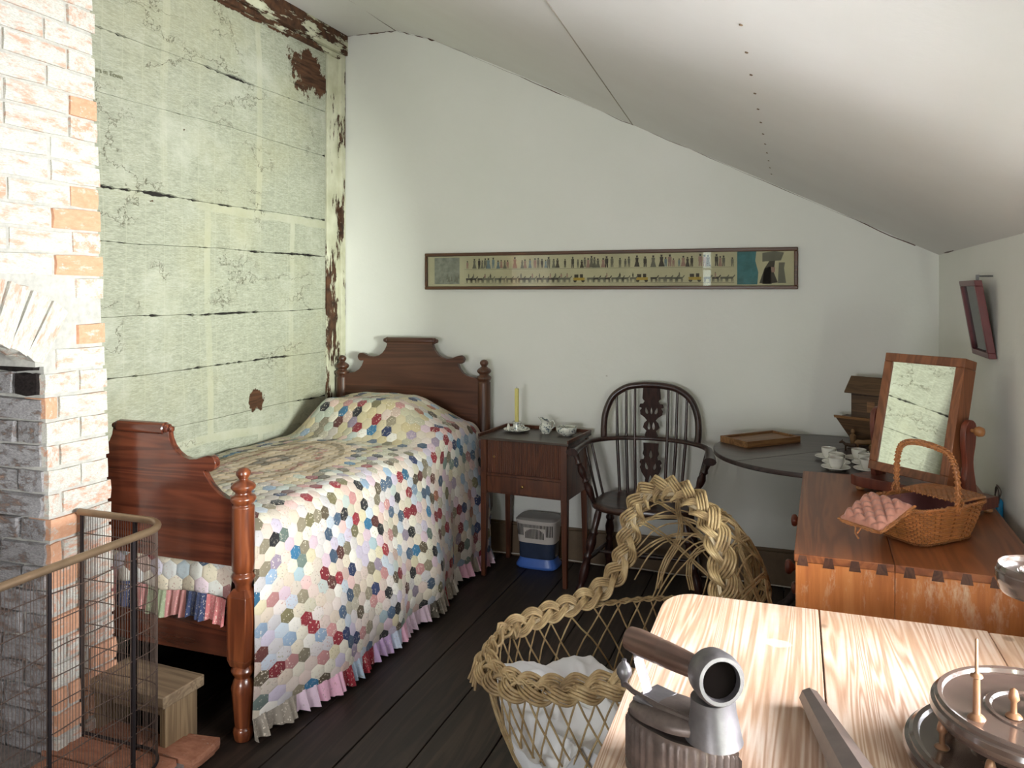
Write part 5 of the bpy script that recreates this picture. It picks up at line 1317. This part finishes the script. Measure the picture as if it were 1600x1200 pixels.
for z, ax, ay, xo in ((.086, .042, .040, .056), (.100, .038, .038, .056), (.13, .032, .033, .055), (.148, .031, .033, .054)):
    rg.append([(xo+ax*math.copysign(abs(math.cos(2*PI*k/28))**.8, math.cos(2*PI*k/28)), ay*math.sin(2*PI*k/28), z) for k in range(28)])
b = MB(); b.rings(rg)
OM = (Matrix.Rotation(math.radians(-33), 3, 'Z')@Matrix.Rotation(math.radians(84), 3, 'Y'))
b.lathe([(.010, -.026), (.028, -.022), (.036, -.008), (.038, .014), (.037, .028), (.034, .033), (.0285, .033), (.027, .010), (.025, -.006), (.002, -.008)], 32, (.054, 0, .182), OM)
chm = b.build('chimney', M['iron_hi'], ir, smooth=50)
q = MB(); q.lathe([(.0275, -.004), (.0275, .020)], 28, Vector((.054, 0, .182))+OM@Vector((0, 0, .001)), OM); q.build('flue_dark_cap', M['cavity_black'], chm)  # black disc closes the mouth, standing in for the dark inside the flue
b = MB(); b.lathe([(.006, 0), (.0185, .002), (.0205, .02), (.020, .06), (.019, .066), (.020, .070), (.0188, .10), (.0165, .142), (.012, .15)], 24, (-.108, 0, .183), Matrix.Rotation(PI/2+.02, 3, 'Y')); b.build('handle', M['handle_wood'], ir, smooth=50)
b = MB(); b.tube([(-.066, 0, .100), (-.074, 0, .125), (-.086, 0, .150), (-.092, 0, .172)], [.011]*4, 4, flat=.22, up=(1, 0, .3)); b.build('strut', M['iron_hi'], ir, smooth=20)
b = MB(); b.tube([(.030, -.022, .112), (-.03, -.024, .109), (-.09, -.012, .106), (-.118, .0, .105)], [.005, .0055, .004, .0045], 8); b.build('latch_rod', M['iron'], ir)
b = MB(); b.lathe([(.005, .100), (.006, .110), (.009, .114), (.0125, .121), (.0125, .128), (.009, .135), (.004, .140), (.004, .144), (.001, .146)], 18, (-.118, 0, 0)); b.build('latch_knob', M['iron_hi'], ir, smooth=50)

# dark rod lying on the table
rod = thing('wooden_rod', 'thick dark faceted wooden rod lying on the pine table between iron and discs', 'rod', (.022, 1.530, TT), 0)
b = MB(); p0 = Vector((0, 0, .020)); p1 = Vector((.098, -.42, .042)); b.tube([p0, p0.lerp(p1, .02), p0.lerp(p1, .5), p1], [.0145, .0185, .029, .040], 8); b.build('shaft', M['rod'], rod, smooth=0)

# tiered reel stand: three turned discs with pins
rs = thing('reel_stand', 'three-tier stand of polished turned discs with upright pins at table right edge', 'stand', (.350, 1.405, TT), 0)
def disc(z, r, nm='disc'):
    b = MB(); b.lathe([(r*.62, z-.030), (r*.86, z-.028), (r*.93, z-.022), (r*.945, z-.016), (r*.985, z-.012), (r, z-.004), (r*.985, z+.003), (r*.955, z+.005), (r*.95, z+.010), (r*.92, z+.014), (r*.885, z+.012), (r*.87, z+.006), (r*.855, z+.005), (r*.50, z+.005), (r*.48, z+.007), (r*.44, z+.007), (r*.42, z+.003), (.006, z+.003)], 72)
    return b.build(nm, M['reel'], rs, smooth=28)
d1 = disc(.034, .188); d2 = disc(.104, .150); d3 = disc(.318, .060)
for k in range(3):
    a = 2*PI*k/3+.4; b = MB(); b.lathe([(.012, 0), (.02, .004), (.021, .012), (.012, .02)], 14, (.13*math.cos(a), .13*math.sin(a), 0)); b.build('foot', M['reel'], rs)
b = MB(); b.lathe([(.022, .036), (.016, .05), (.014, .09), (.02, .10), (.018, .112), (.012, .125), (.016, .16), (.018, .19), (.012, .215), (.010, .24), (.016, .26), (.012, .28), (.01, .304)], 20); b.build('column', M['reel'], rs, smooth=50)
def pin(par, a, r, z, h, tall):
    x, y = r*math.cos(a), r*math.sin(a); b = MB()
    if tall: b.lathe([(.013, z), (.011, z+.003), (.0055, z+.007), (.0050, z+h*.50), (.009, z+h*.52), (.008, z+h*.545), (.0038, z+h*.56), (.0026, z+h*.58), (.0022, z+h*.98), (.0008, z+h)], 14, (x, y, 0))
    else: b.lathe([(.012, z), (.010, z+.003), (.0045, z+.006), (.0042, z+.022), (.008, z+.027), (.0068, z+.034), (.005, z+.040), (.001, z+.043)], 14, (x, y, 0))
    b.build('pin', M['pin'], par, smooth=50)
for k in range(2): pin(d2, math.radians(206+180*k), .104, .109, .120, True)
for k in range(3): pin(d2, math.radians(207+120*k), .044, .108, .04, False)
for k in range(8): pin(d1, math.radians(185+45*k), .135, .038, .06, False)

# ================================================================== FIRE GUARD
fg_ = thing('fire_guard', 'brass-railed wire nursery fire guard standing before the brick fireplace', 'fire guard', (-2.24, 1.45, 0))
GX, GY0, GY1, rc, GH = -1.838, .93, 1.985, .105, .775
pth = [(-2.225, GY1), (-2.12, GY1), (GX-rc, GY1)]+[(GX-rc+rc*math.sin(a), GY1-rc+rc*math.cos(a)) for a in [PI/2*i/8 for i in range(1, 9)]]
pth += [(GX, GY1-rc-(GY1-GY0-2*rc)*i/6) for i in range(1, 7)]+[(GX-rc+rc*math.cos(a), GY0+rc-rc*math.sin(a)) for a in [PI/2*i/8 for i in range(1, 9)]]+[(-2.12, GY0), (-2.225, GY0)]
og = (-2.24, 1.45, 0)
b = MB(); b.tube([(x, y, GH) for x, y in pth], .0115, 12); b.build('top_rail', M['brass'], fg_, og, 60)
b = MB(); b.tube([(x, y, .050) for x, y in pth], .005, 8); b.build('bottom_rail', M['guard_iron'], fg_, og, 60)
lens = [0]
for p, q in zip(pth, pth[1:]): lens.append(lens[-1]+math.hypot(p[0]-q[0], p[1]-q[1]))
def along(s):
    for i in range(len(pth)-1):
        if lens[i] <= s <= lens[i+1]+1e-9: k = (s-lens[i])/(lens[i+1]-lens[i]); return Vector((pth[i][0]+(pth[i+1][0]-pth[i][0])*k, pth[i][1]+(pth[i+1][1]-pth[i][1])*k, 0))
    return Vector((*pth[-1], 0))
wm = MB(); n = int(lens[-1]/.0098); prev = 0
for i in range(1, n):
    s = lens[-1]*i/n+R.uniform(-.0012, .0012); p = along(s); q = along(min(lens[-1], max(0, s+R.uniform(-.003, .003)))); m_ = along(min(lens[-1], max(0, s+R.uniform(-.002, .002))))
    wm.tube([p+Vector((0, 0, GH-.008)), m_+Vector((0, 0, .45)), q+Vector((0, 0, .052))], .00105, 4, cap=False)
stuff(wm.build('vertical_wires', M['wire'], fg_, og, 60))
for j in range(9):
    z = .115+.074*j; b = MB(); NN = 130
    b.tube([along(lens[-1]*i/NN)+Vector((0, 0, z+.006*noise.noise((i*.07, j, 0))*(1 if j % 3 else 2.4))) for i in range(NN+1)], .0017, 5); b.build('cross_wire', M['wire'], fg_, og, 60)
for s in (.012, .235, .50, .78, 1.06, lens[-1]-.235, lens[-1]-.012):
    p = along(s); b = MB(); b.box(p.x-.0045, p.y-.0045, .022, p.x+.0045, p.y+.0045, GH-.01); b.build('upright', M['guard_iron'], fg_, og)
b = MB(); b.tube([(-2.215, GY1, GH), (-2.20, GY1+.012, GH+.004), (-2.225, GY1+.02, GH)], .004, 8); b.build('wall_hook', M['brass'], fg_, og)

# low stool by the hearth
st = thing('low_stool', 'low rough pine footstool beside the bed post behind the fire guard', 'stool', (-2.055, 2.095, 0), math.radians(-3))
b = MB(); b.box(-.172, -.088, .172, .172, .088, .210); b.build('seat', M['stool'], st, bevel=.004)
for s in (-1, 1):
    b = MB(); b.box(min(s*.135, s*.160), -.068, .0, max(s*.135, s*.160), .068, .172); b.build('leg', M['stool_v'], st, bevel=.002)
b = MB(); b.box(-.135, -.012, .10, .135, .012, .172); b.build('brace', M['stool'], st)
